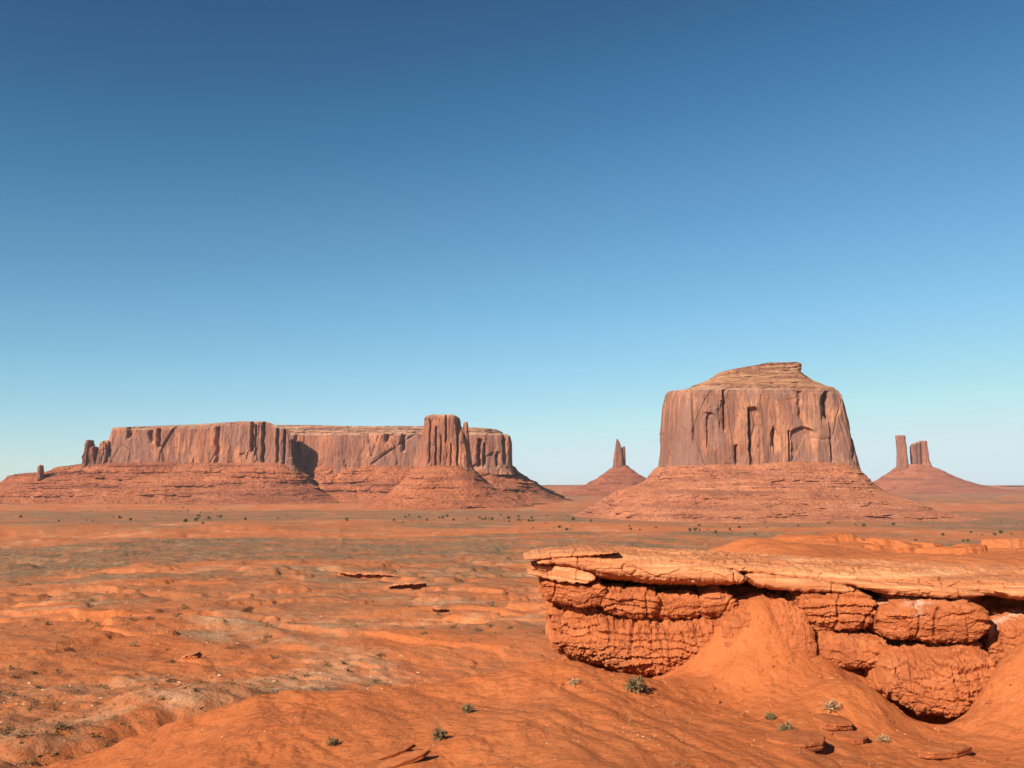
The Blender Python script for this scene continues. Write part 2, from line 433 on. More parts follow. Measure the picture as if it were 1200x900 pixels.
def ground_height(x, y):
    d = np.hypot(x, y)
    zb = base_profile(d)
    far_w = sstep(60, 140, d) * (1 - 0.85 * sstep(1800, 3500, d))
    zb = zb + far_w * (2.6 * fbm2(x / 210, y / 210, 3, 3) + 1.1 * np.abs(fbm2(x / 46, y / 46, 3, 9)) * (1 - sstep(700, 1500, d)))
    # little badland terraces
    t = fbm2(x / 90 + 7, y / 60 - 3, 3, 21) + 0.13 * fbm2(x / 15, y / 11, 3, 24)
    zb = zb + far_w * 1.1 * (sstep(0.02, 0.10, t) - 0.5) * (1 - sstep(1000, 1700, d))
    zb = zb + far_w * 1.0 * np.clip(ridged(x / 34, y / 26, 46, 3) - 0.4, -1, 1.2) * 0.5 * (1 - sstep(500, 900, d))
    t2 = fbm2(x / 60 - 9, y / 42 + 5, 3, 31) + 0.12 * fbm2(x / 11, y / 9, 3, 34)
    zb = zb + far_w * 1.0 * (sstep(0.2, 0.24, t2)) * (1 - sstep(500, 900, d))
    zb = zb + far_w * 0.35 * fbm2(x / 9, y / 9, 3, 45) * (1 - sstep(400, 700, d))
    gq = np.clip(1 - np.abs(n2(x / 130 + 3.3, y / 60, 47) + 0.12 * n2(x / 20, y / 16, 48)) * 11, 0, 1)
    zb = zb - far_w * 1.7 * gq * sstep(120, 200, d) * (1 - sstep(800, 1200, d))
    # low bluff in the middle distance
    zb = zb + 7 * sstep(980, 1130, d + 130 * fbm2(x / 260, y / 260, 3, 41)) * (1 - sstep(1150, 1700, d)) * (1 - sstep(-300, 100, x))
    out = zb
    m = d < 300
    if m.any():
        xm, ym, dm = x[m], y[m], d[m]
        zn = near_height(xm, ym)
        b = sstep(50, 75, dm)
        hillm = sstep(2, 14, xm) * sstep(48, 56, dm)
        zn = zn + b * (1 - 0.72 * hillm) * (1.1 * fbm2(xm / 24, ym / 24, 3, 5) - 0.8 * np.abs(fbm2(xm / 12, ym / 12, 2, 8)))
        zn = zn + b * (1 - 0.5 * hillm) * (0.22 * fbm2(xm / 4.5, ym / 4.5, 3, 19) - 0.35 * np.clip(ridged(xm / 7, ym / 5, 23, 2), 0, 1.5))
        zn = zn + (1 - b) * (0.16 * fbm2(xm / 5.5, ym / 5.5, 3, 11)) * sstep(10, 20, dm)
        zn = zn + (1 - b) * ((0.02 + 0.05 * sstep(-.2, .5, n2(xm / 6, ym / 6, 28))) * fbm2(xm / 1.3, ym / 1.3, 4, 13, .6) - 0.035 * np.clip(ridged(xm / .6, ym / 2.4, 27, 2), 0, 2) * sstep(-.2, .4, n2(xm / 5, ym / 5, 29))) * sstep(16, 26, dm)
        # rills running down the foreground bank
        zn = zn - (1 - b) * 0.10 * np.clip(ridged((xm + 0.5 * ym) / 2.2, (ym - 0.5 * xm) / 9.0, 15, 2), 0, 2) * sstep(18, 30, dm)
        k = sstep(120, 230, dm)
        # cap ledge round the low hill to the right
        hz = sstep(95, 112, dm) * (1 - sstep(128, 140, dm)) * sstep(28, 40, xm)
        tt = fbm2(xm / 9, ym / 7, 3, 17)
        zn = zn + hz * 0.9 * sstep(0.1, 0.16, tt)
        out[m] = zn * (1 - k) + zb[m] * k
    return out

COLS = np.concatenate([np.linspace(-180, -36, 14, endpoint=False), np.linspace(-36, -30, 14, endpoint=False),
                       np.linspace(-30, 30, 540), np.linspace(30.3, 36, 14), np.linspace(45, 180, 14, endpoint=False)])
RAD = np.concatenate([np.linspace(0.5, 20, 40, endpoint=False), np.linspace(20, 56, 330, endpoint=False), np.linspace(56, 150, 220, endpoint=False),
                      1.0 / np.linspace(1 / 150., 1 / 1800., 370, endpoint=False), np.geomspace(1800, 42000, 70)])
TH, RR = np.meshgrid(np.radians(COLS), RAD, indexing='ij')
GX = RR * np.sin(TH); GY = RR * np.cos(TH)
GZ = ground_height(GX.ravel(), GY.ravel()).reshape(GX.shape)
def veg_mask(x, y):
    d = np.hypot(x, y)
    wob = 1 + 0.16 * fbm2(x / 500, y / 300, 3, 51)
    dd = d * wob
    v = 0.3 + 0.7 * sstep(-0.25, 0.35, fbm2(x / 160, y / 90, 4, 55) + 0.35 * fbm2(x / 30, y / 22, 3, 56))
    v = v * (0.55 + 0.45 * sstep(250, 500, dd))
    band = sstep(1230, 1330, dd) * (1 - sstep(1900, 2300, dd)); v = np.maximum(v, band * (0.8 + 0.3 * n2(x / 300, y / 300, 57)))
    band2 = sstep(480, 560, dd) * (1 - sstep(820, 900, dd)); v = np.maximum(v, band2 * 1.0 * (0.9 - 0.5 * sstep(-100, 300, x)))
    bare = sstep(960, 1020, dd) * (1 - sstep(1150, 1220, dd)); v = v * (1 - 0.7 * bare * sstep(-0.5, 0.1, n2(x / 150, y / 120, 58) + .3))
    bare2 = sstep(2250, 2400, dd) * (1 - sstep(2700, 3000, dd)); v = v * (1 - 0.7 * bare2)
    v = v * sstep(60, 100, d)
    hill = (1 - sstep(150, 165, d)) * sstep(10, 25, x) * sstep(50, 60, d)
    return np.clip(v * (1 - 0.9 * hill), 0, 1)
# steep faces stay bare red
dzr = np.gradient(GZ, axis=1) / np.gradient(RR, axis=1)
steep = sstep(0.10, 0.28, np.abs(dzr))
veg = veg_mask(GX, GY) * (1 - 0.4 * steep)
pale = sstep(0.0, 0.5, fbm2(GX / 70 + 3, GY / 50, 4, 61)) * sstep(70, 120, RR) * (1 - 0.4 * steep)
_rx, _ry, _ = at1(135, 838, 88)
pale = np.maximum(pale, 1.2 * np.exp(-(((GX - _rx) - 0.35 * (GY - _ry)) / 8) ** 2 - ((GY - _ry) / 14) ** 2))
near = 1 - sstep(50, 62, RR)
F = grid_faces(len(COLS), len(RAD), wrap_i=True, flip=True)
ground = mesh_obj('ground', np.stack([GX, GY, GZ], -1), F, M_GROUND, attrs={'veg': veg, 'pale': pale, 'near': near})
set_props(ground, kind='structure')
_HY = np.geomspace(20, 6000, 900)
def hit(px, py, ymin=20.0):
    """where the sight line through a photo pixel first meets the ground: (x, y)"""
    ys = _HY[_HY >= ymin]
    X, Y, Z = at(np.full(len(ys), px), np.full(len(ys), py), ys)
    k = np.where(Z <= ground_height(X.copy(), Y.copy()))[0]
    i = int(k[0]) if len(k) else len(ys) - 1
    return float(X[i]), float(Y[i])
def gz(x, y): return float(ground_height(np.array([float(x)]), np.array([float(y)]))[0])

# ---------------------------------------------------------------- buttes and mesas
def outline(nf, nb, n):
    """closed unit plan outline; the half that faces -Y is finer"""
    def arc(a0, a1, k):
        a = np.linspace(a0, a1, 4000)
        c, s = np.cos(a), np.sin(a)
        p = np.stack([np.sign(c) * np.abs(c) ** (2 / n), np.sign(s) * np.abs(s) ** (2 / n)], 1)
        L = np.concatenate([[0], np.cumsum(np.hypot(*np.diff(p, axis=0).T))])
        t = np.linspace(0, L[-1], k, endpoint=False)
        return np.stack([np.interp(t, L, p[:, 0]), np.interp(t, L, p[:, 1])], 1)
    return np.concatenate([arc(math.pi, 2 * math.pi, nf), arc(0, math.pi, nb)])

def rock_mass(name, parent, mat, levels, rows, nf=400, nb=60, n=3.0, disp=None, top=True, wob=0.0, wob_len=150.0, seed=0, top_fn=None):
    """A solid built of plan rings. levels, bottom to top: (py, left px, right px, front distance, back distance);
    disp(x, y, z, t, px, py) pushes points out (metres)."""
    nf = int(nf * 0.78); nb = int(nb * 0.7)
    lv = np.array(levels, float)
    L0 = []
    nn = max(n) if isinstance(n, tuple) else n
    for i_, (py, l, r, yf, yb) in enumerate(lv):
        nn = n[0] + (n[1] - n[0]) * min(1, i_ / (len(lv) - 1) / .9) if isinstance(n, tuple) else n
        fr = 0.5 - 0.40 * min(1.0, max(0.0, (nn - 2.2) / 2.8)); d_ = yb - yf
        yl_ = yf + fr * d_ if l < 600 or d_ > 420 else yb - fr * d_
        yr_ = yf + fr * d_ if r > 600 or d_ > 420 else yb - fr * d_
        z = at1(600, py, yf)[2]
        L0.append(((l - 600) / FPX * yl_, (r - 600) / FPX * yr_, yf, yb, z))
    L0 = np.array(L0)
    seg = np.abs(np.diff(lv[:, 0])) + 0.25 * np.abs(np.diff(lv[:, 1])) * 0.5
    s = np.concatenate([[0], np.cumsum(seg)]); s /= s[-1]
    t = np.linspace(0, 1, rows)
    Q = np.stack([np.interp(t, s, L0[:, k]) for k in range(5)], 1)
    if isinstance(n, tuple):
        bl = np.clip(t / 0.9, 0, 1)[None, :, None]
        OO = outline(nf, nb, n[0])[:, None, :] * (1 - bl) + outline(nf, nb, n[1])[:, None, :] * bl
    else:
        OO = np.repeat(outline(nf, nb, n)[:, None, :], rows, 1)
    O = OO[:, rows // 2, :]
    xl, xr, yf, yb, z = [Q[:, k][None, :] for k in range(5)]
    X = 0.5 * (xl + xr) + 0.5 * (xr - xl) * OO[:, :, 0]
    Y = 0.5 * (yf + yb) + 0.5 * (yb - yf) * OO[:, :, 1]
    Z = np.broadcast_to(z, X.shape).copy()
    T = np.broadcast_to(t[None, :], X.shape)
    # outward plan normal
    dX = np.roll(X, -1, 0) - np.roll(X, 1, 0); dY = np.roll(Y, -1, 0) - np.roll(Y, 1, 0)
    ln = np.hypot(dX, dY) + 1e-6
    NX, NY = dY / ln, -dX / ln
    D = np.zeros_like(X)
    if wob: D = D + wob * fbm3(X / wob_len, Y / wob_len, Z / (wob_len * 6), 3, seed + 70)
    if disp is not None:
        PX, PY = to_px(X, np.minimum(Y, yf + 0.2 * (yb - yf)), Z)
        D = D + disp(X, Y, Z, T, 600 + FPX * X / (yf + 0.03 * (yb - yf)), PY, O)
    X = X + NX * D; Y = Y + NY * D
    if top_fn is not None: Z = Z + top_fn(X, Y, 600 + FPX * X / (yf + 0.03 * (yb - yf))) * sstep(0.6, 1.0, T)
    P = np.stack([X, Y, Z], -1)
    nr = rows
    if top:
        c = P[:, -1].mean(0)
        ex = []
        for k in (0.8, 0.5, 0.2, 0.0):
            q = c[None, :] * (1 - k) + P[:, -1] * k
            q[:, 2] = P[:, -1, 2] * k + P[:, -1, 2].max() * (1 - k)
            q[:, 2] += (1 - k) * 1.5 * n2(q[:, 0] / 30, q[:, 1] / 30, seed)
            ex.append(q[:, None, :])
        P = np.concatenate([P] + ex, 1); nr += 4
    return mesh_obj(name, P, grid_faces(len(O), nr, wrap_i=True), mat, parent, smooth=False)

SCREE = []
def scree(parent, obj, n, smin, smax, mat, seed, ymax):
    """fallen blocks lying over a talus slope, all in one part"""
    SCREE.append((parent, obj, n, smin, smax, mat, seed, ymax))

def cliff_disp(scale, amp, seed, cracks=(), panels=(), crackw=0.0):
    """vertical joints, buttresses and named cracks. scale: metres of the main joint spacing"""
    def f(x, y, z, t, px, py, O):
        u = (x + 0.6 * y) / scale; v = (y - 0.6 * x) / scale
        zz = z / scale
        d = amp * 0.5 * n3(u * 0.4, v * 0.4, zz * 0.08, seed)
        wx = u + 0.07 * n3(u, v, zz * 0.6, seed + 8); wz = zz * 0.30 + 0.12 * n3(u * 0.7, v * 0.7, zz * 0.2, seed + 9)
        cid, ce = cell3(wx * 0.75, v * 0.75, wz, seed)
        d = d + amp * 0.95 * (cid - 0.5)                                         # slabs that stand proud or have spalled away
        d = d - amp * 0.55 * (1 - sstep(0.0, 0.07, ce)) * sstep(-0.1, 0.3, n3(u * .5, v * .5, zz * .3, seed + 1))
        cid2, ce2 = cell3(wx * 2.1 + 5, v * 2.1, wz * 1.7, seed + 1)
        d = d + amp * 0.7 * (cid2 - 0.5) * sstep(-0.25, 0.2, n3(u * .6, v * .6, zz * .4, seed + 14))
        d = d + amp * 0.26 * fbm3(u * 4, v * 4, zz * 1.3, 4, seed + 3)
        front = (O[:, 1:] < 0.2)
        for (cx, v0, v1, wd, dep) in cracks:
            jit = 0.8 * n2(py / 9, py * 0 + cx, seed + 4) * wd
            d = d - front * dep * np.exp(-((px - cx - jit) / wd) ** 2) * sstep(v0 - 1.5, v0 + 1, py) * (1 - sstep(v1 - 6, v1 + 2, py))
        for (x0, x1, v0, v1, dep) in panels:
            j = 1.5 * n2(px / 7, py / 7, seed + 5)
            arch = v0 + 5.0 * ((px - 0.5 * (x0 + x1)) / (0.5 * (x1 - x0))) ** 2
            d = d - front * dep * sstep(x0 - .7, x0 + .7, px + j * .5) * (1 - sstep(x1 - 3, x1 + 3, px + j)) * sstep(-1, 1, py - arch + j * .4) * (1 - sstep(v1 - 14, v1, py))
        return d
    return f

def talus_disp(scale, amp, seed, ledges=(), gul=1.0):
    """rubble fans, gullies and broken ledges. ledges: (z, height, out)"""
    def f(x, y, z, t, px, py, O):
        d = amp * gul * fbm3(x / (scale * 4), y / (scale * 4), z / (scale * 14), 3, seed) * (1.2 - t) * 1.6
        d = d + amp * 0.55 * gul * (1.1 - t) * n3(x / (scale * 1.1), y / (scale * 1.1), z / (scale * 7), seed + 41)
        cid, ce = cell3(x / (scale * .32), y / (scale * .32), z / (scale * .28), seed)
        d = d + amp * 0.38 * cid * sstep(0.0, 0.25, ce) * sstep(-0.2, 0.4, n3(x / (scale * 2), y / (scale * 2), z / scale, seed + 2)) * sstep(1.0, 0.95, t)
        d = d + amp * 0.4 * fbm3(x / scale, y / scale, z / scale * 0.8, 4, seed + 1) * sstep(1.0, 0.93, t)
        for k, (z0, h, out) in enumerate(ledges):
            zz = z - z0 - 1.3 * h * n3(x / (scale * 7), y / (scale * 7), 0, seed + 7 + k) - 0.35 * h * n3(x / (scale * .9), y / (scale * .9), 0, seed + 27 + k)
            q = zz / h
            lip = sstep(-0.06, 0.06, q) * (1 - sstep(0.3, 2.6, q)) - 0.35 * sstep(-1.1, -0.12, q) * (1 - sstep(-0.08, 0.06, q))
            m = sstep(-0.25, 0.3, n3(x / (scale * 3.0), y / (scale * 3.0), k, seed + 3 + k))
            ci, ce_ = cell3(x / (scale * .55), y / (scale * .55), k, seed + 5)
            d = d + out * lip * m * np.clip(1.25 * ci, 0.05, 1) * sstep(0.0, 0.12, ce_)
        w_ = z / (scale * 0.24) + 0.8 * n3(x / (scale * 6), y / (scale * 6), 0, seed + 31)
        fr = w_ - np.floor(w_)
        lm = sstep(0.05, 0.4, n3(x / (scale * 2.2), y / (scale * 2.2), np.floor(w_) * 1.7, seed + 33))
        d = d + amp * 0.45 * lm * (sstep(0.0, 0.12, fr) - fr) * sstep(1.0, 0.9, t)
        return d
    return f

def zpx(py, Y): return at1(600, py, Y)[2]

# --- the great square butte
M_CL1 = mat_cliff('butte_sandstone', 1.0, tint=(0.94, 0.99, 1.02))
M_CAP1 = mat_cap('butte_cap_layers', 1.0, (0.88, 0.82, 0.76))
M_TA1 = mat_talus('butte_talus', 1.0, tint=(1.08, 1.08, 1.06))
b1 = empty('butte', (at1(890, 571, 1790)[0], 1790, -50), 'massive square red butte standing alone, with stepped pale cap', 'butte')
YF = 1650
rock_mass('cliff_face', b1, M_CL1,
    [(556, 764, 1011, YF - 8, YF + 300), (545, 767, 1008, YF, YF + 290), (530, 769, 1004, YF + 2, YF + 288), (500, 771, 998, YF + 4, YF + 286), (478, 773, 993, YF + 6, YF + 284), (462, 776, 989, YF + 9, YF + 280), (457.5, 779, 985, YF + 13, YF + 276)],
    150, nf=620, nb=70, n=6.5, wob=6, wob_len=130, seed=3, top=True, top_fn=lambda x, y, px: 0.085 * (y - YF),
    disp=cliff_disp(34, 3.2, 11,
        cracks=[(790, 462, 545, 1.3, 13), (848, 455, 506, 1.3, 15), (845, 470, 505, 3, 5), (861, 522, 546, 1.6, 12), (877, 478, 534, 1.2, 16), (971, 460, 492, 2.8, 18), (973, 488, 542, 1.0, 11), (924, 505, 548, 1.0, 10), (906, 500, 530, 1.0, 7), (813, 455, 520, .8, 5), (1000, 480, 540, 1.4, 9), (938, 456, 492, 2.6, 6), (830, 484, 488, 3.5, 7)],
        panels=[(876, 889, 477, 552, 8), (902, 910, 501, 530, 6), (926, 953, 500, 552, 7), (827, 838, 484, 530, 5), (962, 976, 461, 500, 6)]))
def cap_disp(seed, amp, hs):
    def f(x, y, z, t, px, py, O):
        d = amp * fbm3(x / 40, y / 40, z / 60, 4, seed)
        w_ = z / hs + 0.9 * n3(x / 70, y / 70, z / 20, seed + 2)
        fr = w_ - np.floor(w_)
        ci, ce = cell3(x / 9, y / 9, z / 5, seed + 6)
        return d + amp * 0.9 * (sstep(0.0, 0.12, fr) - fr) * sstep(-0.4, 0.3, n3(x / 50, y / 50, np.floor(w_), seed + 8)) + amp * 0.8 * (ci - .5)
    return f
rock_mass('cap_rock', b1, M_CAP1,
    [(459, 790, 982, YF + 16, YF + 272), (455, 793, 982, YF + 18, YF + 270), (452, 798, 979, YF + 26, YF + 262), (449, 800, 967, YF + 38, YF + 250), (446, 808, 962, YF + 45, YF + 240), (441, 824, 952, YF + 62, YF + 225),
     (437, 833, 943, YF + 72, YF + 215), (433, 838, 939, YF + 80, YF + 205), (431.5, 846, 941, YF + 84, YF + 200), (427, 872, 941.5, YF + 90, YF + 195), (424.5, 888, 940, YF + 94, YF + 190)],
    84, nf=460, nb=50, n=4.4, wob=4, wob_len=60, seed=8, disp=cap_disp(31, 3.2, 8.5))
rock_mass('talus_slope', b1, M_TA1,
    [(632, 655, 1150, 1335, 2150), (616, 672, 1132, 1390, 2120), (609, 690, 1118, 1425, 2100), (603, 700, 1100, 1450, 2080), (597, 707, 1088, 1475, 2060), (590, 718, 1074, 1510, 2040), (575, 738, 1046, 1565, 2010), (564, 752, 1030, 1590, 1985), (556, 757, 1021, 1615, 1975), (547, 764, 1010, 1638, 1960), (541, 773, 1001, 1658, 1945)],
    140, nf=520, nb=60, n=(2.4, 6.0), wob=8, wob_len=110, seed=4, top=False,
    disp=talus_disp(26, 7.0, 21, ledges=[(zpx(606.5, 1440), 5.5, 7), (zpx(594, 1490), 6.5, 8), (zpx(566, 1600), 5, 5), (zpx(582, 1545), 4, 3.0)]))

scree(b1, 'talus_slope', 3200, 1.2, 5.5, M_TA1, 1, 1800)
# --- the mitten-shaped butte, in front of the long mesa
M_CL2 = mat_cliff('mitten_sandstone', 1.4, tint=(0.95, 0.88, 0.82))
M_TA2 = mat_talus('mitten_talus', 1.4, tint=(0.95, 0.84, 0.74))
b2 = empty('butte', (at1(522, 571, 2500)[0], 2500, -48), 'mitten-shaped red butte with slim thumb spire before the long mesa', 'butte')
Y2 = 2440
rock_mass('cliff_face', b2, M_CL2,
    [(558, 484, 560, Y2 - 12, Y2 + 150), (548, 489, 553, Y2, Y2 + 140), (538, 491, 551, Y2 + 4, Y2 + 136), (520, 493, 546, Y2 + 7, Y2 + 133), (500, 495, 541, Y2 + 10, Y2 + 130), (490, 496, 539, Y2 + 12, Y2 + 128), (487, 498, 537, Y2 + 16, Y2 + 124), (485.5, 503, 534, Y2 + 24, Y2 + 116)],
    110, nf=330, nb=50, n=3.6, wob=7, wob_len=90, seed=13,
    disp=cliff_disp(36, 4.5, 41, cracks=[(523, 487, 520, 1.0, 14), (511, 500, 548, .9, 12), (537, 495, 550, 1.2, 14), (503, 492, 545, 0.9, 9), (517, 510, 545, .8, 8), (529, 520, 548, .9, 8)]))
rock_mass('thumb_spire', b2, M_CL2,
    [(560, 541, 556, Y2 + 22, Y2 + 92), (548, 542, 554, Y2 + 28, Y2 + 86), (535, 543, 551.5, Y2 + 34, Y2 + 80), (520, 543.5, 549.8, Y2 + 38, Y2 + 76), (505, 543.5, 548.6, Y2 + 41, Y2 + 72), (497, 543.4, 548, Y2 + 43, Y2 + 70), (494.5, 544, 547.4, Y2 + 48, Y2 + 66)],
    70, nf=110, nb=40, n=2.6, wob=2, wob_len=30, seed=15, disp=cliff_disp(18, 2.0, 45))
rock_mass('talus_slope', b2, M_TA2,
    [(612, 385, 655, 2170, 2900), (602, 408, 636, 2215, 2860), (597, 424, 624, 2245, 2830), (590, 440, 606, 2285, 2790), (580, 455, 590, 2330, 2750), (572, 463, 581, 2360, 2720), (562, 473, 570, 2385, 2690), (553, 483, 560, 2415, 2660), (546, 490, 555, 2440, 2640)],
    100, nf=330, nb=50, n=(2.2, 3.4), wob=8, wob_len=140, seed=16, top=False,
    disp=talus_disp(34, 8, 51, ledges=[(zpx(594.5, 2250), 8, 10), (zpx(584, 2310), 7, 7), (zpx(561, 2400), 6, 6), (zpx(572, 2360), 5, 4)]))

scree(b2, 'talus_slope.001', 1800, 1.8, 7.0, M_TA2, 2, 2560)
# --- the long mesa: far wall, near block, fallen spires
M_CL3 = mat_cliff('mesa_sandstone', 1.9, tint=(0.94, 0.92, 0.90))
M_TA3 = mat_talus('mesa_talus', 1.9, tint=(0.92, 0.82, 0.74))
M_CAP3 = mat_cap('mesa_top_layers', 1.7)
b3 = empty('mesa', (at1(330, 571, 3400)[0], 3400, -46), 'long flat topped red mesa, shaded notch in its cliff wall', 'mesa')
Y3 = 3000
near_joints = cliff_disp(62, 9, 61, cracks=[(155, 500, 515, 2, 20), (181, 505, 520, 2.0, 16), (190, 503, 525, 1.6, 26), (258, 505, 545, 2.4, 16), (298, 502, 530, 1.4, 22), (302, 504, 535, 1.0, 20), (311, 502, 545, 1.6, 22), (328, 505, 545, 1.2, 18), (336, 505, 548, 1.2, 18)])
def near_disp(x, y, z, t, px, py, O):
    # the end wall turns away behind its front corner
    side = sstep(0.80, 0.97, O[:, :1])
    return near_joints(x, y, z, t, px, py, O) - side * 1.7 * np.clip(y - Y3 - 12, 0, 190)
rock_mass('near_cliff', b3, M_CL3,
    [(553, 126, 358, Y3 - 10, Y3 + 900), (545, 130, 355, Y3, Y3 + 890), (536, 132, 354.5, Y3 + 3, Y3 + 888), (515, 134, 354, Y3 + 8, Y3 + 880), (504, 136, 352, Y3 + 12, Y3 + 876), (500.5, 139, 348, Y3 + 20, Y3 + 870)],
    100, nf=520, nb=40, n=20.0, wob=6, wob_len=230, seed=23,
    disp=near_disp,
    top_fn=lambda x, y, px: 2.65 * (1.5 * sstep(185, 232, px) + 3.6 * sstep(235, 262, px) + 1.6 * sstep(262, 285, px) - 4.2 * sstep(312, 324, px) - 1.0 * sstep(326, 332, px)) )
YB = 3092
rock_mass('far_cliff', b3, M_CL3,
    [(556, 262, 602, YB - 10, YB + 900), (548, 262, 599, YB, YB + 890), (538, 262, 598.5, YB + 5, YB + 885), (518, 262, 598, YB + 12, YB + 880), (510, 262, 596.5, YB + 16, YB + 872), (507.5, 262, 593, YB + 24, YB + 866)],
    100, nf=520, nb=40, n=16.0, wob=14, wob_len=260, seed=27,
    disp=cliff_disp(70, 8.5, 71, cracks=[(455, 505, 520, 2, 20), (474, 508, 530, 2, 20), (562, 515, 548, 1.8, 30), (568, 520, 548, 1.4, 22), (583, 530, 548, 1.5, 20), (349, 508, 530, 1.8, 18), (590, 508, 545, 1.5, 20)]))
rock_mass('far_cap', b3, M_CAP3,
    [(509, 262, 594, YB + 30, YB + 860), (506, 262, 592, YB + 40, YB + 850), (503, 262, 586, YB + 60, YB + 830), (501, 262, 584, YB + 80, YB + 815), (499.2, 262, 580, YB + 95, YB + 800)],
    36, nf=330, nb=30, n=6.0, wob=8, wob_len=90, seed=29, disp=cap_disp(81, 6, 8),
    top_fn=lambda x, y, px: 2.7 * (1.2 * (1 - sstep(350, 420, px)) - 1.2 * sstep(470, 560, px)))
rock_mass('talus_slope', b3, M_TA3,
    [(598, -60, 408, 2690, 3500), (591, -40, 392, 2740, 3500), (584, -26, 380, 2790, 3500), (576, -12, 369, 2840, 3500), (568, -3, 360, 2885, 3500), (565, 3, 357, 2900, 3500), (557, 12, 352, 2935, 3500),
     (554, 36, 351, 2950, 3500), (552.5, 62, 350, 2960, 3500), (547.5, 70, 348, 2978, 3500), (544.5, 92, 347, 2990, 3500), (542.0, 104, 345, 3004, 3500)],
    120, nf=480, nb=40, n=(5.0, 12.0), wob=8, wob_len=260, seed=31, top=True,
    disp=talus_disp(48, 13, 91, ledges=[(zpx(580, 2815), 8, 12), (zpx(572, 2865), 7, 10), (zpx(561, 2930), 8, 12), (zpx(554, 2965), 6, 8), (zpx(566, 2905), 5, 8)]))
rock_mass('talus_slope', b3, M_TA3,
    [(596, 330, 676, 2860, 4300), (588, 334, 662, 2920, 4300), (580, 338, 652, 2965, 4300), (570, 338, 636, 3010, 4280), (561, 336, 620, 3045, 4250), (553, 332, 607, 3072, 4220), (546, 328, 600, 3094, 4200), (541, 326, 592, 3125, 4150)],
    110, nf=420, nb=40, n=(3.2, 7.0), wob=12, wob_len=240, seed=32, top=True,
    disp=talus_disp(48, 15, 95, ledges=[(zpx(577, 3090), 8, 12), (zpx(566, 3160), 8, 12), (zpx(557, 3210), 7, 8)]))
scree(b3, 'talus_slope.003', 1500, 2.2, 9.0, M_TA3, 4, 3300)
scree(b3, 'talus_slope.002', 2200, 2.2, 9.0, M_TA3, 3, 3050)
def spire(parent, mat, name, l, r, ptop, pbot, Y, dep, seed, amp=None, lean=0.0, n=3.6, nf=90, rows=46):
    h = pbot - ptop
    lv = [(pbot + 6, l - .12 * (r - l), r + .12 * (r - l), Y - .1 * dep, Y + 1.1 * dep), (pbot, l - .04 * (r - l), r + .04 * (r - l), Y, Y + dep),
          (pbot - .4 * h, l + .03 * (r - l) + lean * .4, r - .04 * (r - l) + lean * .4, Y + .03 * dep, Y + .97 * dep),
          (pbot - .85 * h, l + .07 * (r - l) + lean * .85, r - .10 * (r - l) + lean * .85, Y + .1 * dep, Y + .9 * dep),
          (ptop + .04 * h, l + .16 * (r - l) + lean, r - .18 * (r - l) + lean, Y + .2 * dep, Y + .8 * dep), (ptop, l + .2 * (r - l) + lean, r - .24 * (r - l) + lean, Y + .25 * dep, Y + .75 * dep)]
    wpx = (r - l) / FPX * Y
    a = amp or 0.16 * wpx
    return rock_mass(name, parent, mat, lv, rows, nf=nf, nb=30, n=n, wob=a * 0.8, wob_len=wpx * 0.8, seed=seed, disp=cliff_disp(wpx * 0.5, a, seed), top_fn=lambda x, y, px: 0.12 * wpx * n2(x / (wpx * .3), y / (wpx * .3), seed))
spire(b3, M_CL3, 'rock_spire', 99.5, 110, 516, 543, 2975, 70, 101, lean=1.5)
spire(b3, M_CL3, 'rock_spire', 106, 117, 523, 543, 2985, 60, 103)
spire(b3, M_CL3, 'rock_spire', 117, 131, 517, 545, 2990, 90, 105, lean=2.5)
spire(b3, M_CL3, 'rock_spire', 47, 52.5, 545, 556, 2895, 30, 107, n=2.5)

# --- lone far spire on its cone
M_CL4 = mat_cliff('far_spire_sandstone', 2.2, tint=(0.74, 0.62, 0.56))
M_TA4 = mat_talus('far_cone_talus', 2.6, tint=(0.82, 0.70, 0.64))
b4 = empty('butte', (at1(725, 571, 5200)[0], 5200, -43), 'slender far spire with split tip on a wide red cone', 'butte')
Y4 = 5150
rock_mass('rock_spire', b4, M_CL4, [(556, 715.5, 733, Y4 - 6, Y4 + 70), (548, 717, 731, Y4, Y4 + 62), (538, 718, 729.6, Y4 + 4, Y4 + 56), (533, 719, 729, Y4 + 8, Y4 + 52), (524, 720.6, 728.4, Y4 + 12, Y4 + 46), (518.5, 721.3, 726.8, Y4 + 16, Y4 + 40), (515.5, 721.6, 725.2, Y4 + 20, Y4 + 34), (514.3, 722, 724, Y4 + 24, Y4 + 30)],
    64, nf=100, nb=30, n=3, wob=3, wob_len=40, seed=121, disp=cliff_disp(26, 4, 121))
rock_mass('rock_spire', b4, M_CL4, [(554, 724, 734, Y4 + 20, Y4 + 80), (546, 725, 733, Y4 + 24, Y4 + 76), (535, 726, 732.8, Y4 + 26, Y4 + 70), (527, 727.6, 732.6, Y4 + 28, Y4 + 66), (523.5, 729.2, 732.4, Y4 + 32, Y4 + 60), (522.8, 730.5, 732.0, Y4 + 36, Y4 + 54)],
    56, nf=90, nb=30, n=3, wob=3, wob_len=40, seed=123, disp=cliff_disp(24, 4.0, 123))
rock_mass('talus_slope', b4, M_TA4,
    [(592, 590, 850, 4500, 5950), (584, 640, 825, 4700, 5700), (576, 668, 797, 4870, 5530), (569, 683, 775, 4960, 5430), (562, 697, 761, 5040, 5350), (555, 708, 748, 5100, 5290), (549, 716, 739, 5140, 5250), (545, 722, 735, 5165, 5225)],
    70, nf=260, nb=40, n=2.1, wob=10, wob_len=200, seed=33, top=True,
    disp=talus_disp(60, 12, 131, ledges=[(zpx(566.5, 4990), 12, 14), (zpx(559, 5070), 8, 8), (zpx(575, 4880), 9, 9)]))

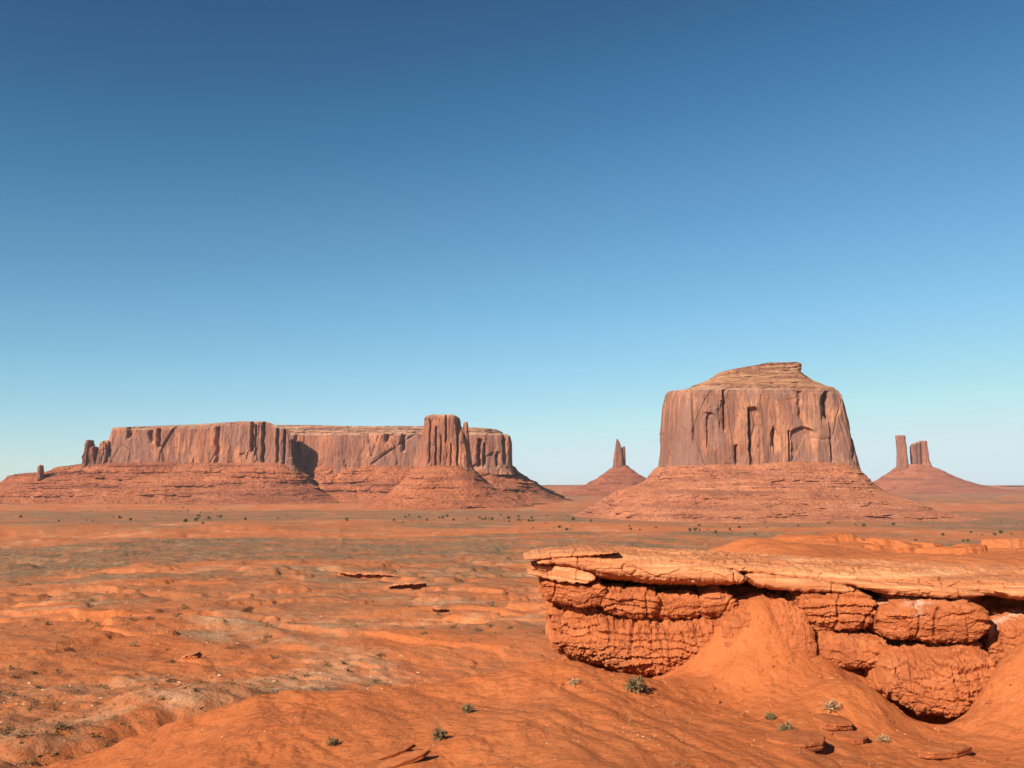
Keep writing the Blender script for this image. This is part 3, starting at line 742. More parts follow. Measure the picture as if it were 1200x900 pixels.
# --- the two far towers
b5 = empty('butte', (at1(1072, 571, 7100)[0], 7100, -43), 'far pair of rock towers, slim pillar beside wider jagged block', 'butte')
Y5 = 7050
rock_mass('rock_pillar', b5, M_CL4,
    [(550, 1048.5, 1064.5, Y5 - 5, Y5 + 90), (543, 1049.5, 1063.5, Y5, Y5 + 85), (530, 1050, 1062.2, Y5 + 4, Y5 + 80), (514, 1049.8, 1060.6, Y5 + 6, Y5 + 76), (511.5, 1049.3, 1060.8, Y5 + 4, Y5 + 78), (510, 1050.5, 1059.5, Y5 + 12, Y5 + 70)],
    60, nf=110, nb=30, n=3.4, wob=5, wob_len=50, seed=35, disp=cliff_disp(34, 4.5, 141))
rock_mass('rock_tower', b5, M_CL4, [(556, 1064.5, 1093, Y5, Y5 + 130), (549, 1066, 1091, Y5 + 5, Y5 + 125), (541, 1066, 1089, Y5 + 10, Y5 + 120), (530, 1066.2, 1087.4, Y5 + 14, Y5 + 115), (521, 1066.5, 1086.6, Y5 + 18, Y5 + 110), (519, 1067, 1086.4, Y5 + 24, Y5 + 100)],
    64, nf=150, nb=30, n=4, wob=4, wob_len=60, seed=143, disp=cliff_disp(34, 7, 143, cracks=[(1070.5, 519, 552, 1.0, 22), (1074, 522, 552, .8, 14), (1080, 519, 553, 1.6, 34)]),
    top_fn=lambda x, y, px: 6.15 * (2.6 * sstep(1082.2, 1083.4, px) - 2.2 * sstep(1068, 1069, px) * (1 - sstep(1071, 1073, px)) + .8 * (1 - sstep(1067.2, 1068, px))))
rock_mass('talus_slope', b5, M_TA4,
    [(592, 900, 1330, 6000, 8200), (583, 960, 1260, 6300, 7900), (578, 1000, 1196, 6500, 7700), (573, 1014, 1162, 6650, 7600), (567, 1022, 1135, 6780, 7500), (562, 1030, 1121, 6870, 7400), (555, 1039, 1107, 6960, 7300), (549, 1046, 1096, 7020, 7230), (544, 1052, 1082, 7060, 7190)],
    70, nf=300, nb=40, n=2.2, wob=14, wob_len=260, seed=37, top=True,
    disp=talus_disp(80, 15, 151, ledges=[(zpx(572, 6680), 12, 18), (zpx(580, 6400), 8, 14), (zpx(553, 6980), 8, 8)]))

# --- low far rises on the skyline
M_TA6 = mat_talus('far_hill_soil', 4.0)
def low_ridge(levels, nf, seed, amp):
    o = rock_mass('hills', None, M_TA6, levels, 40, nf=nf, nb=30, n=2.6, wob=amp, wob_len=500, seed=seed, top=True, disp=talus_disp(110, amp * .5, seed))
    set_props(o, kind='structure'); return o
low_ridge([(586, 520, 900, 5000, 6600), (578, 540, 870, 5300, 6500), (573, 560, 850, 5500, 6400), (569.5, 600, 830, 5650, 6300), (568.2, 640, 790, 5750, 6250)], 240, 161, 30)
low_ridge([(584, 1020, 1420, 7400, 9600), (578, 1050, 1400, 7700, 9400), (573, 1080, 1390, 7900, 9300), (570.3, 1110, 1370, 8000, 9200), (569.4, 1130, 1200, 8050, 9150)], 200, 163, 40)
low_ridge([(575, 1000, 1900, 30000, 40000), (571, 1080, 1850, 31000, 39000), (568.5, 1150, 1800, 32000, 38500), (568.0, 1185, 1780, 32500, 38000)], 120, 165, 120)
low_ridge([(584, -420, 40, 6000, 8000), (576, -400, 28, 6200, 7900), (571, -380, 16, 6300, 7800), (568.4, -350, 6, 6400, 7700)], 120, 167, 30)

# ---------------------------------------------------------------- the foreground ledge
def loft_rock(name, parent, mat, prof, Yf, depth, n=3.5, nx=160, ns=72, jag=1.0, under=0.0, amp=0.12, strata=0.0, sfreq=3.0, flute=0.0, seed=0, tilt=0.0, endp=6.0, ty=0.5, crust=0.0, frac=None, slope=0.0, lean=0.0):
    slab = mat is M_SLAB
    kx, ky, kz = (3.0, 2.2, 0.22) if slab else (0.85, 0.85, 0.40)
    """prof: (px, top py, bottom py) along the face; Yf: front distance as [(px, Y)...]; depth: metres back."""
    ns = ns // 2 * 2
    pr = np.array(prof, float)
    px = np.linspace(pr[0, 0], pr[-1, 0], nx)
    tp = np.interp(px, pr[:, 0], pr[:, 1]); bt = np.interp(px, pr[:, 0], pr[:, 2])
    yf = np.interp(px, *np.array(Yf, float).T) if np.ndim(Yf) else np.full(nx, float(Yf))
    dep = np.interp(px, *np.array(depth, float).T) if np.ndim(depth) else np.full(nx, float(depth))
    bt = bt + jag * fbm2(px / 7.0, px * 0 + seed, 3, seed) * 1.6; tp = tp + jag * fbm2(px / 9.0, px * 0 + seed + .5, 3, seed + 1) * .8
    u = np.linspace(-1, 1, nx)
    e = np.clip(1 - np.abs(u) ** endp, 0, 1) ** (1 / endp)
    e = np.maximum(e, 0.02)
    _, _, zt = at(px, tp, yf + ty); _, _, zb = at(px, bt, yf)
    zc = 0.5 * (zt + zb); hz = 0.5 * (zt - zb) * e; hd = 0.5 * dep
    yc = yf + hd
    # section, finer on the front
    a = np.linspace(0, 2 * math.pi, 4000)
    c, s = np.cos(a), np.sin(a)
    sy = -np.sign(c) * np.abs(c) ** (2 / n); szz = np.sign(s) * np.abs(s) ** (2 / n)
    md, mh = float(np.mean(hd)), float(np.mean(hz))
    wgt = np.where(sy[:-1] < 0.1, 1.0, 0.25)
    L = np.concatenate([[0], np.cumsum(np.hypot(np.diff(sy) * min(md, 2.2 * mh), np.diff(szz) * mh) * wgt)])
    t = np.linspace(0, L[-1], ns, endpoint=False)
    sy = np.interp(t, L, sy); szz = np.interp(t, L, szz)
    Y = yc[:, None] + (hd * (0.55 + 0.45 * e))[:, None] * sy[None, :]
    Z = zc[:, None] + hz[:, None] * szz[None, :] + tilt * (Y - yf[:, None])
    Y = Y + under * np.clip(0.5 - 0.5 * szz[None, :], 0, 1) ** 1.5
    X = ((px - 600) / FPX)[:, None] * (yf + 0.25 * np.minimum(dep, 3))[:, None] * np.ones((1, ns)) + 0 * Y
    P = np.stack([X, Y, Z], -1)
    if lean: P[..., 1] += lean * np.clip(0.5 + 0.5 * szz[None, :], 0, 1) ** 1.5
    du = np.gradient(P, axis=0); dv = np.roll(P, -1, 1) - np.roll(P, 1, 1)
    N = np.cross(du, dv); N /= np.linalg.norm(N, axis=-1, keepdims=True) + 1e-9
    cen = np.stack([X.mean(1), Y.mean(1), Z.mean(1)], -1)[:, None, :]
    sg = np.sign(((P - cen) * N).sum(-1)); sg = np.sign(sg.mean()) or 1
    N = N * sg
    if frac is None: frac = amp * (0.45 if slab else 0.9)
    D = 0.45 * amp * fbm3(X / 1.1, Y / 1.1, Z / 0.8, 5, seed, 0.6)
    if strata:
        w_ = (Z + slope * X) * sfreq + 0.9 * fbm3(X / 2.0, Y / 2.0, Z / 2.0, 3, seed + 9)
        fr = w_ - np.floor(w_)
        hsh = 0.5 + 0.5 * np.sin(np.floor(w_) * 12.9898 + seed) + 0.4 * n3(X / 0.9, Y / 0.9, np.floor(w_), seed + 4)
        D = D + (1.0 if slab else 1.55) * strata * (sstep(0.0, 0.06, fr) - 0.75 * fr) * hsh
    if flute:
        r = 1 - 2 * np.abs(n3(X / 0.42, Y / 0.42, Z / 2.6, seed + 3))
        D = D - 1.5 * flute * np.clip(r - 0.15, 0, 1) * sstep(-0.5, 0.4, szz[None, :]) + flute * 0.6 * n3(X / 0.16, Y / 0.16, Z / 1.1, seed + 6)
    wob_ = 0.10 * n3(X / .5, Y / .5, Z / .4, seed + 20)
    ci, ce = cell3(X / kx + wob_, Y / ky, Z / kz + (0.35 if slab else 0.10) * X + wob_, seed + 15)
    ck = 0.3 if flute else 0.6
    D = D + (0.9 if flute else 1.5) * frac * (ci - 0.5) - frac * ck * (1 - sstep(0.0, 0.05, ce)) * sstep(0.0, 0.45, n3(X / 1.1, Y / 1.1, Z / .7, seed + 22))
    ci, ce = cell3(X / (kx * .32) + wob_, Y / (ky * .32), Z / (kz * .33) + 0.2 * X, seed + 16)
    D = D + frac * 0.75 * (ci - 0.5) * sstep(-0.3, 0.3, n3(X / .7, Y / .7, Z / .35, seed + 23)) + frac * 0.22 * fbm3(X / .11, Y / .11, Z / .07, 2, seed + 30)
    # a few open joints
    j = 1 - np.abs(n3(X / 1.9, Y / 1.9, Z / 5.0, seed + 12)) * 26
    D = D - amp * (0.4 if flute else 1.1) * np.clip(j, 0, 1)
    P = P + N * (D * np.minimum(1, hz[:, None] / 0.2))[..., None]
    cr = crust * np.clip((szz[None, :] - 0.30) * 2.2, 0, 1) * sstep(0.0, 0.35, n3(X / 1.0, Y / 1.0, 0 * X, seed + 2)) if crust else np.zeros(X.shape)
    # close the ends
    V = P.reshape(-1, 3)
    F = grid_faces(ns, nx, wrap_i=True)
    idx = (np.arange(nx)[:, None] * ns + np.arange(ns)[None, :])
    F = np.stack([idx[:-1, :], idx[1:, :], np.roll(idx, -1, 1)[1:, :], np.roll(idx, -1, 1)[:-1, :]], -1).reshape(-1, 4)
    e0 = len(V); V = np.concatenate([V, P[0].mean(0)[None], P[-1].mean(0)[None]])
    k = np.arange(ns); k2 = (k + 1) % ns
    c0 = np.stack([np.full(ns, e0), idx[0, k], idx[0, k2], np.full(ns, e0)], 1)
    c1 = np.stack([np.full(ns, e0 + 1), idx[-1, k2], idx[-1, k], np.full(ns, e0 + 1)], 1)
    # caps as degenerate-free quads: pair the fan triangles
    q0 = np.stack([np.full(ns // 2, e0), idx[0, 0::2], idx[0, 1::2], idx[0, (np.arange(1, ns, 2) + 1) % ns]], 1)
    q1 = np.stack([np.full(ns // 2, e0 + 1), idx[-1, (np.arange(1, ns, 2) + 1) % ns], idx[-1, 1::2], idx[-1, 0::2]], 1)
    F = np.concatenate([F, q0, q1])
    if sg > 0: pass
    crv = np.concatenate([np.broadcast_to(cr, X.shape).ravel(), [0, 0]])
    o = mesh_obj(name, V, F if sg > 0 else F[:, ::-1], mat, parent, attrs={'crust': crv}, smooth=False)
    return o

ledge = empty('rock_ledge', (at1(900, 700, 43)[0], 43, -7), 'long overhanging orange sandstone ledge jutting over crumbly red banks', 'rock ledge')
YL = [(600, 46.5), (700, 44.6), (800, 43.6), (900, 43), (1000, 41.6), (1100, 40.3), (1250, 39.2), (1400, 38.5)]
def yl(off): return [(p, y + off) for p, y in YL]
# main capping slab with its rounded end
loft_rock('cap_slab', ledge, M_SLAB, [(628, 650, 662), (650, 644, 663), (668, 641, 667), (700, 640.5, 680), (760, 644, 688), (820, 648, 690), (845, 652, 689), (862, 662, 686), (871, 670, 681)],
          yl(-0.35), [(600, 4.5), (690, 7), (800, 8.5), (871, 7)], n=2.7, nx=260, ns=110, amp=0.09, strata=0.10, sfreq=2.4, slope=0.05, seed=201, ty=4.0, endp=9)
# thin lip at the very tip
loft_rock('cap_slab', ledge, M_SLAB, [(614, 651, 656), (625, 646, 658), (650, 642, 657), (690, 640, 654), (722, 641.5, 649)],
          yl(-0.4), [(600, 5), (790, 5)], n=3, nx=170, ns=80, amp=0.05, strata=0.03, seed=203, ty=3.0, endp=10)
# wedge blocks split off under the tip
loft_rock('split_block', ledge, M_SLAB, [(640, 671, 678), (648, 662, 681), (655, 658, 682), (675, 664, 684), (690, 669, 684), (696, 673, 681)], yl(-0.15), 3.2, n=4.5, nx=110, ns=70, amp=0.06, strata=0.03, seed=205, ty=0.4)
loft_rock('split_block', ledge, M_SLAB, [(618, 668, 674), (630, 669, 677), (645, 672, 681), (668, 677, 684), (690, 680, 685)], yl(-0.25), 3.6, n=4, nx=110, ns=60, amp=0.05, strata=0.05, sfreq=5, seed=207, ty=0.6)
loft_rock('split_block', ledge, M_SLAB, [(622, 660, 668), (640, 661, 671), (652, 663, 672), (662, 666, 671)], yl(0.5), 3.0, n=4, nx=80, ns=50, amp=0.06, strata=0.05, sfreq=5, seed=209, ty=0.6)
# second, higher slab running off to the right
loft_rock('cap_slab', ledge, M_SLAB, [(740, 645, 655), (800, 646, 660), (860, 650, 672), (920, 653, 682), (980, 658, 690), (1050, 661, 696), (1120, 664, 700), (1200, 667, 704), (1300, 670, 708), (1420, 674, 712)],
          yl(0.15), [(740, 7), (900, 10), (1400, 11)], n=2.8, nx=300, ns=110, amp=0.10, strata=0.11, sfreq=2.3, slope=0.07, seed=211, ty=5.5, endp=10)
# lower tongues under it
loft_rock('slab_tongue', ledge, M_SLAB, [(868, 671, 678), (880, 670, 690), (910, 673, 694), (945, 677, 696), (975, 682, 697), (992, 688, 695)], yl(-0.25), 4.0, n=3.4, nx=120, ns=70, amp=0.07, strata=0.05, sfreq=4, seed=213, ty=0.8)
loft_rock('slab_tongue', ledge, M_SLAB, [(985, 677, 687), (1030, 680, 698), (1080, 684, 703), (1118, 689, 703), (1140, 694, 700)], yl(-0.4), 4.0, n=3.0, nx=130, ns=70, amp=0.07, strata=0.05, sfreq=4, seed=215, ty=0.9)
loft_rock('slab_tongue', ledge, M_SLAB, [(1025, 697, 700), (1045, 696, 704), (1072, 699, 707), (1084, 703, 706)], yl(0.3), 2.2, n=3.2, nx=60, ns=44, amp=0.04, seed=217, ty=0.4)
loft_rock('slab_tongue', ledge, M_SLAB, [(1150, 687, 695), (1170, 685, 704), (1220, 687, 707), (1290, 690, 710)], yl(-0.3), 4.0, n=3.2, nx=100, ns=60, amp=0.07, strata=0.05, sfreq=4, seed=219, ty=0.9)
# row of blocks beneath the overhang
loft_rock('rock_block', ledge, M_MUD, [(633, 681, 700), (640, 678, 706), (660, 680, 713), (685, 684, 716), (700, 682, 714), (708, 688, 708)], yl(0.05), 3.5, n=6.5, nx=130, ns=90, amp=0.10, strata=0.13, sfreq=4.2, seed=221, under=0.55, ty=0.3, endp=7)
loft_rock('rock_block', ledge, M_MUD, [(702, 694, 712), (712, 690, 720), (740, 692, 726), (762, 694, 727), (765, 696, 725)], yl(0.3), 4, n=6.5, nx=120, ns=90, amp=0.10, strata=0.12, sfreq=3.6, seed=223, under=0.55, ty=0.3, endp=9)
loft_rock('rock_block', ledge, M_MUD, [(761, 696, 724), (770, 694, 727), (800, 694, 728), (812, 696, 727), (816, 701, 722)], yl(0.5), 4, n=6.5, nx=110, ns=90, amp=0.08, strata=0.09, sfreq=3.6, seed=225, under=0.55, ty=0.3, endp=9)
loft_rock('rock_block', ledge, M_MUD, [(815, 700, 721), (821, 693, 727), (836, 690, 729), (848, 697, 728), (858, 706, 724)], yl(0.25), 2.8, n=3.0, nx=90, ns=90, amp=0.09, strata=0.05, sfreq=3, seed=227, under=0.55, ty=0.3, endp=5)
# mudstone banks carrying them
loft_rock('mudstone_bank', ledge, M_MUD, [(644, 714, 745), (650, 708, 768), (665, 706, 778), (685, 706, 782), (705, 712, 784), (718, 722, 780)], yl(0.55), 4.5, n=4.0, nx=150, ns=130, amp=0.2, strata=0.10, sfreq=3.0, flute=0.10, seed=229, under=0.45, lean=0.75, ty=0.6, endp=12)
loft_rock('mudstone_bank', ledge, M_MUD, [(700, 722, 770), (715, 717, 788), (745, 719, 796), (780, 722, 797), (815, 721, 788), (850, 716, 772), (875, 722, 752)], yl(-0.1), 5.0, n=3.6, nx=230, ns=150, amp=0.18, strata=0.13, sfreq=3.2, flute=0.11, seed=231, under=0.45, lean=1.1, ty=0.9, endp=12)
loft_rock('mudstone_bank', ledge, M_MUD, [(838, 716, 775), (858, 706, 785), (880, 701, 790), (910, 700, 792), (932, 704, 790), (944, 716, 782)], yl(-0.35), 4.0, n=2.6, nx=150, ns=110, amp=0.12, strata=0.05, flute=0.07, seed=233, under=-0.9, ty=0.5, endp=4)
loft_rock('rock_block', ledge, M_MUD, [(929, 700, 738), (936, 695, 742), (965, 697, 744), (996, 693, 743), (1008, 700, 738), (1013, 710, 730)], yl(-0.2), 4.0, n=6.5, nx=150, ns=110, amp=0.10, strata=0.11, sfreq=3.4, seed=235, under=0.55, ty=0.4, endp=7, crust=0.6)
loft_rock('mudstone_bank', ledge, M_MUD, [(930, 742, 776), (950, 738, 788), (985, 740, 793), (1015, 741, 790), (1036, 750, 776)], yl(-0.6), 4.5, n=3.2, nx=150, ns=100, amp=0.12, strata=0.05, sfreq=3, flute=0.05, seed=237, under=0.45, lean=0.75, ty=0.7, endp=4)
loft_rock('rock_block', ledge, M_MUD, [(1020, 722, 746), (1027, 712, 752), (1050, 707, 756), (1090, 706, 759), (1130, 708, 759), (1142, 714, 750), (1145, 724, 744)], yl(-0.85), 4.5, n=6.5, nx=190, ns=120, amp=0.11, strata=0.10, sfreq=3.0, seed=239, under=0.55, ty=0.5, endp=6, crust=0.6)
loft_rock('mudstone_bank', ledge, M_MUD, [(1030, 763, 812), (1042, 763, 830), (1070, 766, 846), (1105, 765, 851), (1138, 758, 842), (1154, 757, 812)], [(1030, 39.2), (1100, 38.0), (1154, 38.2)], 5.0, n=4.2, nx=210, ns=170, amp=0.17, strata=0.14, sfreq=2.6, flute=0.09, seed=241, under=0.45, lean=1.4, ty=1.2, endp=12)
loft_rock('mudstone_bank', ledge, M_MUD, [(1138, 722, 780), (1160, 716, 800), (1200, 714, 800), (1260, 716, 790), (1320, 724, 780)], yl(0.1), 5.0, n=3.2, nx=180, ns=110, amp=0.14, strata=0.05, sfreq=3, flute=0.06, seed=243, ty=0.9, endp=5, crust=0.6)
# the solid body far under the slab keeps daylight out of the overhang
loft_rock('ledge_core', ledge, M_MUD, [(660, 690, 770), (700, 684, 770), (800, 684, 770), (1000, 690, 770), (1200, 698, 770), (1420, 704, 770)], yl(2.0), 6.0, n=5, nx=200, ns=60, amp=0.15, strata=0.05, seed=245, ty=0.5)

# ---------------------------------------------------------------- loose slabs lying on the foreground
def flat_rock(label, px, py, Y, wm, dm, hm, rz, seed, tilt=(0, 0), sink=0.4, corners=8):
    """a broken slab: angular plan, laminated edge, slightly uneven top"""
    r = np.random.default_rng(seed)
    ca = np.sort((np.arange(corners) + r.uniform(-.3, .3, corners)) / corners * 2 * math.pi)
    cr = r.uniform(.82, 1.08, corners)
    cx_, cy_ = np.cos(ca) * cr, np.sin(ca) * cr
    cx_ = np.append(cx_, cx_[0]); cy_ = np.append(cy_, cy_[0])
    t = np.linspace(0, corners, 72, endpoint=False)
    ox = np.interp(t, np.arange(corners + 1), cx_); oy = np.interp(t, np.arange(corners + 1), cy_)
    lev = [(-.5, .86), (-.32, .93), (-.30, .985), (-.05, 1.0), (-.03, .955), (.2, .97), (.22, 1.0), (.42, .985), (.5, .95), (.53, .75), (.55, .5), (.55, .25), (.55, .02)]
    P = []
    for z, k in lev:
        kk = k * (1 + 0.035 * n2(ox * 3 + z * 9, oy * 3, seed) + 0.02 * n2(ox * 9, oy * 9 + z * 20, seed))
        X = ox * kk * wm / 2; Yy = oy * kk * dm / 2
        P.append(np.stack([X, Yy, z * hm + (0.10 * hm * fbm2(X / .35, Yy / .35, 3, seed + 2) if z > .4 else 0 * X)], -1))
    P = np.stack(P, 1)
    o = mesh_obj('flat_rock', P, grid_faces(72, len(lev), wrap_i=True), M_MUD, attrs={'crust': np.zeros(72 * len(lev))}, smooth=False)
    x, y = hit(px, py)
    o.location = (x, y, gz(x, y) + hm * (0.5 - sink)); o.rotation_euler = (tilt[0], tilt[1], rz)
    return set_props(o, label, 'rock')
flat_rock('rounded pinkish slab half buried beside a small dark shrub', 936, 873, 31.6, 2.3, 1.7, 0.30, 0.2, 301, (0.06, 0.03), .12)
flat_rock('tilted orange slab with straw grass on its upper edge', 974, 852, 33.2, 1.5, 1.5, 0.28, 0.9, 303, (0.08, 0.0), .08)
flat_rock('low flat slab sunk in dirt beyond the pinkish slab', 996, 868, 32.4, 1.4, 1.0, 0.22, -0.3, 305, (0.1, 0.0), .15)
flat_rock('long narrow slab at the bottom edge under the big bank', 1108, 888, 32.2, 2.6, 0.8, 0.26, 0.55, 307, (0.04, 0.03), .08)
flat_rock('long tilted slab at the very bottom, upper of two', 450, 889, 29.0, 2.3, 0.62, 0.16, 0.5, 309, (0.16, -0.20), .0, 6)
flat_rock('dark sided slab at the very bottom, lower of two', 468, 897, 28.4, 2.0, 0.62, 0.18, 0.45, 311, (0.16, -0.26), .0, 6)

# ---------------------------------------------------------------- small ledges out on the flats
def outcrop(label, prof, Y, depth, seed, amp=0.3, strata=0.25, over=0.1, cut=0.55):
    mid = prof[len(prof) // 2]
    Y = hit(mid[0], mid[2], 60 if Y > 100 else 20)[1]
    root = empty('rock_outcrop', at1(mid[0], mid[2], Y), label, 'rock outcrop', 'small ledges out on the desert flats')
    base = [(p, t_ + (cut - .1) * (b_ - t_), b_ + 9) for p, t_, b_ in prof]
    topp = [(p, t_, t_ + cut * (b_ - t_)) for p, t_, b_ in prof]
    k = Y / 45.0
    loft_rock('cap_slab', root, M_SLAB, topp, Y - over, depth, n=4.5, nx=110, ns=44, amp=amp * .5, strata=strata * .3, sfreq=1.0, seed=seed, ty=depth * .3, endp=5)
    loft_rock('mudstone_bank', root, M_MUD, base, Y + 0.0006 * Y, depth * .8, n=7.0, nx=110, ns=44, amp=amp, strata=strata, sfreq=.9, flute=amp * .4, seed=seed + 1, ty=1.0, endp=5)
outcrop('short dark walled wash bank alone on the orange flats', [(456, 687, 692), (465, 684, 693), (485, 682.5, 691), (500, 683, 687)], 330, 9, 401, .4, over=2.6, cut=0.3)
outcrop('reddish broken ledge with dark hollows above the dark wash', [(398, 668, 676), (410, 670, 679), (430, 671, 678), (455, 672, 678), (476, 675, 679)], 385, 10, 403, .5, over=1.6, cut=0.4)
outcrop('tiny dark ledge below the wash on a smooth orange rise', [(506, 712, 717), (515, 711.5, 718), (524, 714, 717)], 255, 5, 405, .3, over=1.2, cut=0.4)
outcrop('low dark ledge at the far end of a pale gully', [(222, 770, 774), (228, 766, 773), (240, 765, 768)], 150, 3, 407, .2)

# ---------------------------------------------------------------- plants
def twig_mesh(name, n, w_, h_, blade, mat, seed, droop=0.3):
    r = np.random.default_rng(seed)
    V = []; F = []
    for i in range(n):
        a = r.uniform(0, 2 * math.pi); sp = r.uniform(0, 1) ** 0.6
        d = np.array([math.cos(a) * sp * w_, math.sin(a) * sp * w_, h_ * (1.05 - 0.55 * sp * sp) * r.uniform(.6, 1.1)])
        b0 = np.array([r.normal() * .06 * w_, r.normal() * .06 * w_, -0.03])
        side = np.array([-math.sin(a + r.normal()), math.cos(a + r.normal()), r.normal() * .3]) * blade
        m = b0 + d * 0.55 + np.array([0, 0, 0.1 * h_])
        k = len(V)
        V += [b0 - side * .4, b0 + side * .4, m + side, m - side, b0 + d * r.uniform(.95, 1.1)]
        F += [(k, k + 1, k + 2), (k, k + 2, k + 3), (k + 3, k + 2, k + 4)]
        for q in range(3):
            c = b0 + d * r.uniform(.5, 1.0); o = r.normal(size=3) * w_ * .22; o2 = r.normal(size=3) * blade * 1.6
            k = len(V); V += [c, c + o + o2, c + o - o2]; F += [(k, k + 1, k + 2)]
    o = mesh_obj(name, np.array(V), np.array(F), mat, smooth=False)
    return o

def place(o, px, py, Y, label, cat, group=None, s=1.0, rz=0.0):
    x, y = hit(px, py)
    o.location = (x, y, gz(x, y)); o.scale = (s, s, s); o.rotation_euler = (0, 0, rz)
    return set_props(o, label, cat, group)

near_shrubs = [
 (745, 811, 39, 0.85, 0, 'wide straw grey shrub on the slope below the long ledge'),
 (515, 868, 32.5, 0.6, 0, 'round dark shrub above the two bottom slabs'),
 (390, 875, 32, 0.45, 0, 'small dark shrub alone on the smooth orange bank'),
 (923, 860, 32.5, 0.6, 0, 'small dark shrub against the pinkish slab'),
 (975, 832, 35, 0.8, 1, 'straw grass clump at the top of the tilted slab'),
 (903, 845, 34, 0.42, 0, 'low grey tuft above the dark shrub by the pinkish slab'),
 (548, 836, 37, 0.5, 0, 'dark dry tuft high on the slope crest'),
 (672, 803, 40.5, 0.6, 1, 'thin straw tuft left of the wide straw grey shrub'),
 (1035, 872, 34, 0.55, 1, 'pale straw tuft under the big rounded bank'),
]
for i, (px, py, Y, s, kd, lab) in enumerate(near_shrubs):
    o = twig_mesh('shrub' if kd == 0 else 'grass_tuft', 130 if kd == 0 else 60, 0.5, 0.55 if kd == 0 else .42, 0.02 if kd == 0 else 0.012, M_SHRUB if kd == 0 else M_DRY, 500 + i)
    place(o, px, py, Y, lab, 'shrub' if kd == 0 else 'grass tuft', None, s, i)

# shrubs dotted over the flats: the largest singly, the rest as one mass
proto = []
for k in range(5):
    r = np.random.default_rng(900 + k)
    V = []; F = []
    for q in range(44):
        c = r.normal(size=3) * np.array([.30, .30, .15]) + np.array([0, 0, .30])
        c[2] = abs(c[2])
        a = r.normal(size=(3, 3)) * 0.12
        kk = len(V); V += [c + a[0], c + a[1], c + a[2]]; F.append((kk, kk + 1, kk + 2))
    V = np.array(V); V[:, 2] = np.maximum(V[:, 2], -0.05)
    proto.append((V, np.array(F)))
def scatter(n, rmin, rmax, fov, fn, seed):
    r = np.random.default_rng(seed)
    rad = 1.0 / r.uniform(1 / rmax, 1 / rmin, n) if rmin > 0 else r.uniform(rmin, rmax, n)
    th = np.radians(r.uniform(-fov, fov, n))
    x, y = rad * np.sin(th), rad * np.cos(th)
    keep = r.uniform(0, 1, n) < fn(x, y)
    return x[keep], y[keep]
def clump(x, y): return np.clip(veg_mask(x, y) * 0.45 + 0.7 * sstep(0.0, 0.6, fbm2(x / 22, y / 16, 3, 77)), 0, 1) * sstep(80, 180, np.hypot(x, y) + 60)
sx, sy = scatter(16000, 85, 900, 29, clump, 5)
dd = np.hypot(sx, sy)
hillz = (dd < 175) & (sx > 8)
sx, sy, dd = sx[~hillz], sy[~hillz], dd[~hillz]
sz_ = (0.42 + 0.85 * np.random.default_rng(8).uniform(0, 1, len(sx)) ** 2.2) * np.clip(dd / 190, .55, 1.25)
gzv = ground_height(sx.copy(), sy.copy())
order = np.argsort(-(sz_ / dd))
bx = [mesh_obj('shrub', v, f, M_SHRUB if k % 2 else M_SAGE, smooth=False) for k, (v, f) in enumerate(proto)]
used = [False] * len(bx)
one = order[:230]
for c_, i in enumerate(one):
    k = int(i) % len(bx)
    o = bx[k] if not used[k] else bx[k].copy()
    if used[k]: COL.objects.link(o)
    used[k] = True
    o.location = (sx[i], sy[i], gzv[i] - 0.04); o.scale = (sz_[i],) * 3; o.rotation_euler = (0, 0, float(i) * 1.7)
    pq = to_px(sx[i], sy[i], gzv[i])[0]
    where = 'far below the long mesa' if pq < 400 else 'below the mitten-shaped butte' if pq < 640 else 'beyond the long ledge'
    how = 'on the nearest flats' if dd[i] < 170 else 'out on the flats'
    tone = 'dull sage' if k % 2 == 0 else 'straw brown'
    set_props(o, f'small low {tone} shrub {how} {where}', 'shrub', f'small {tone} shrubs {how} {where}')
def merged(name, X, Y, Z, SZ, mat, protos, seed, flat=1.0):
    r = np.random.default_rng(seed); VV = []; FF = []; off = 0
    pick = r.integers(0, len(protos), len(X)); ang = r.uniform(0, 6.28, len(X))
    for k, (v, f) in enumerate(protos):
        m = np.where(pick == k)[0]
        if not len(m): continue
        ca, sa = np.cos(ang[m])[:, None], np.sin(ang[m])[:, None]
        P = np.stack([X[m][:, None] + SZ[m][:, None] * (v[None, :, 0] * ca - v[None, :, 1] * sa), Y[m][:, None] + SZ[m][:, None] * (v[None, :, 0] * sa + v[None, :, 1] * ca), Z[m][:, None] + flat * SZ[m][:, None] * v[None, :, 2]], -1)
        FF.append((f[None] + (np.arange(len(m)) * len(v))[:, None, None]).reshape(-1, f.shape[1]) + off)
        VV.append(P.reshape(-1, 3)); off += len(m) * len(v)
    return mesh_obj(name, np.concatenate(VV), np.concatenate(FF), mat, smooth=False)
rest = order[230:]
set_props(merged('scrub', sx[rest], sy[rest], gzv[rest] - .04, sz_[rest] * .9, M_SHRUB, [(v[:36], f[:12]) for v, f in proto], 3), kind='stuff')

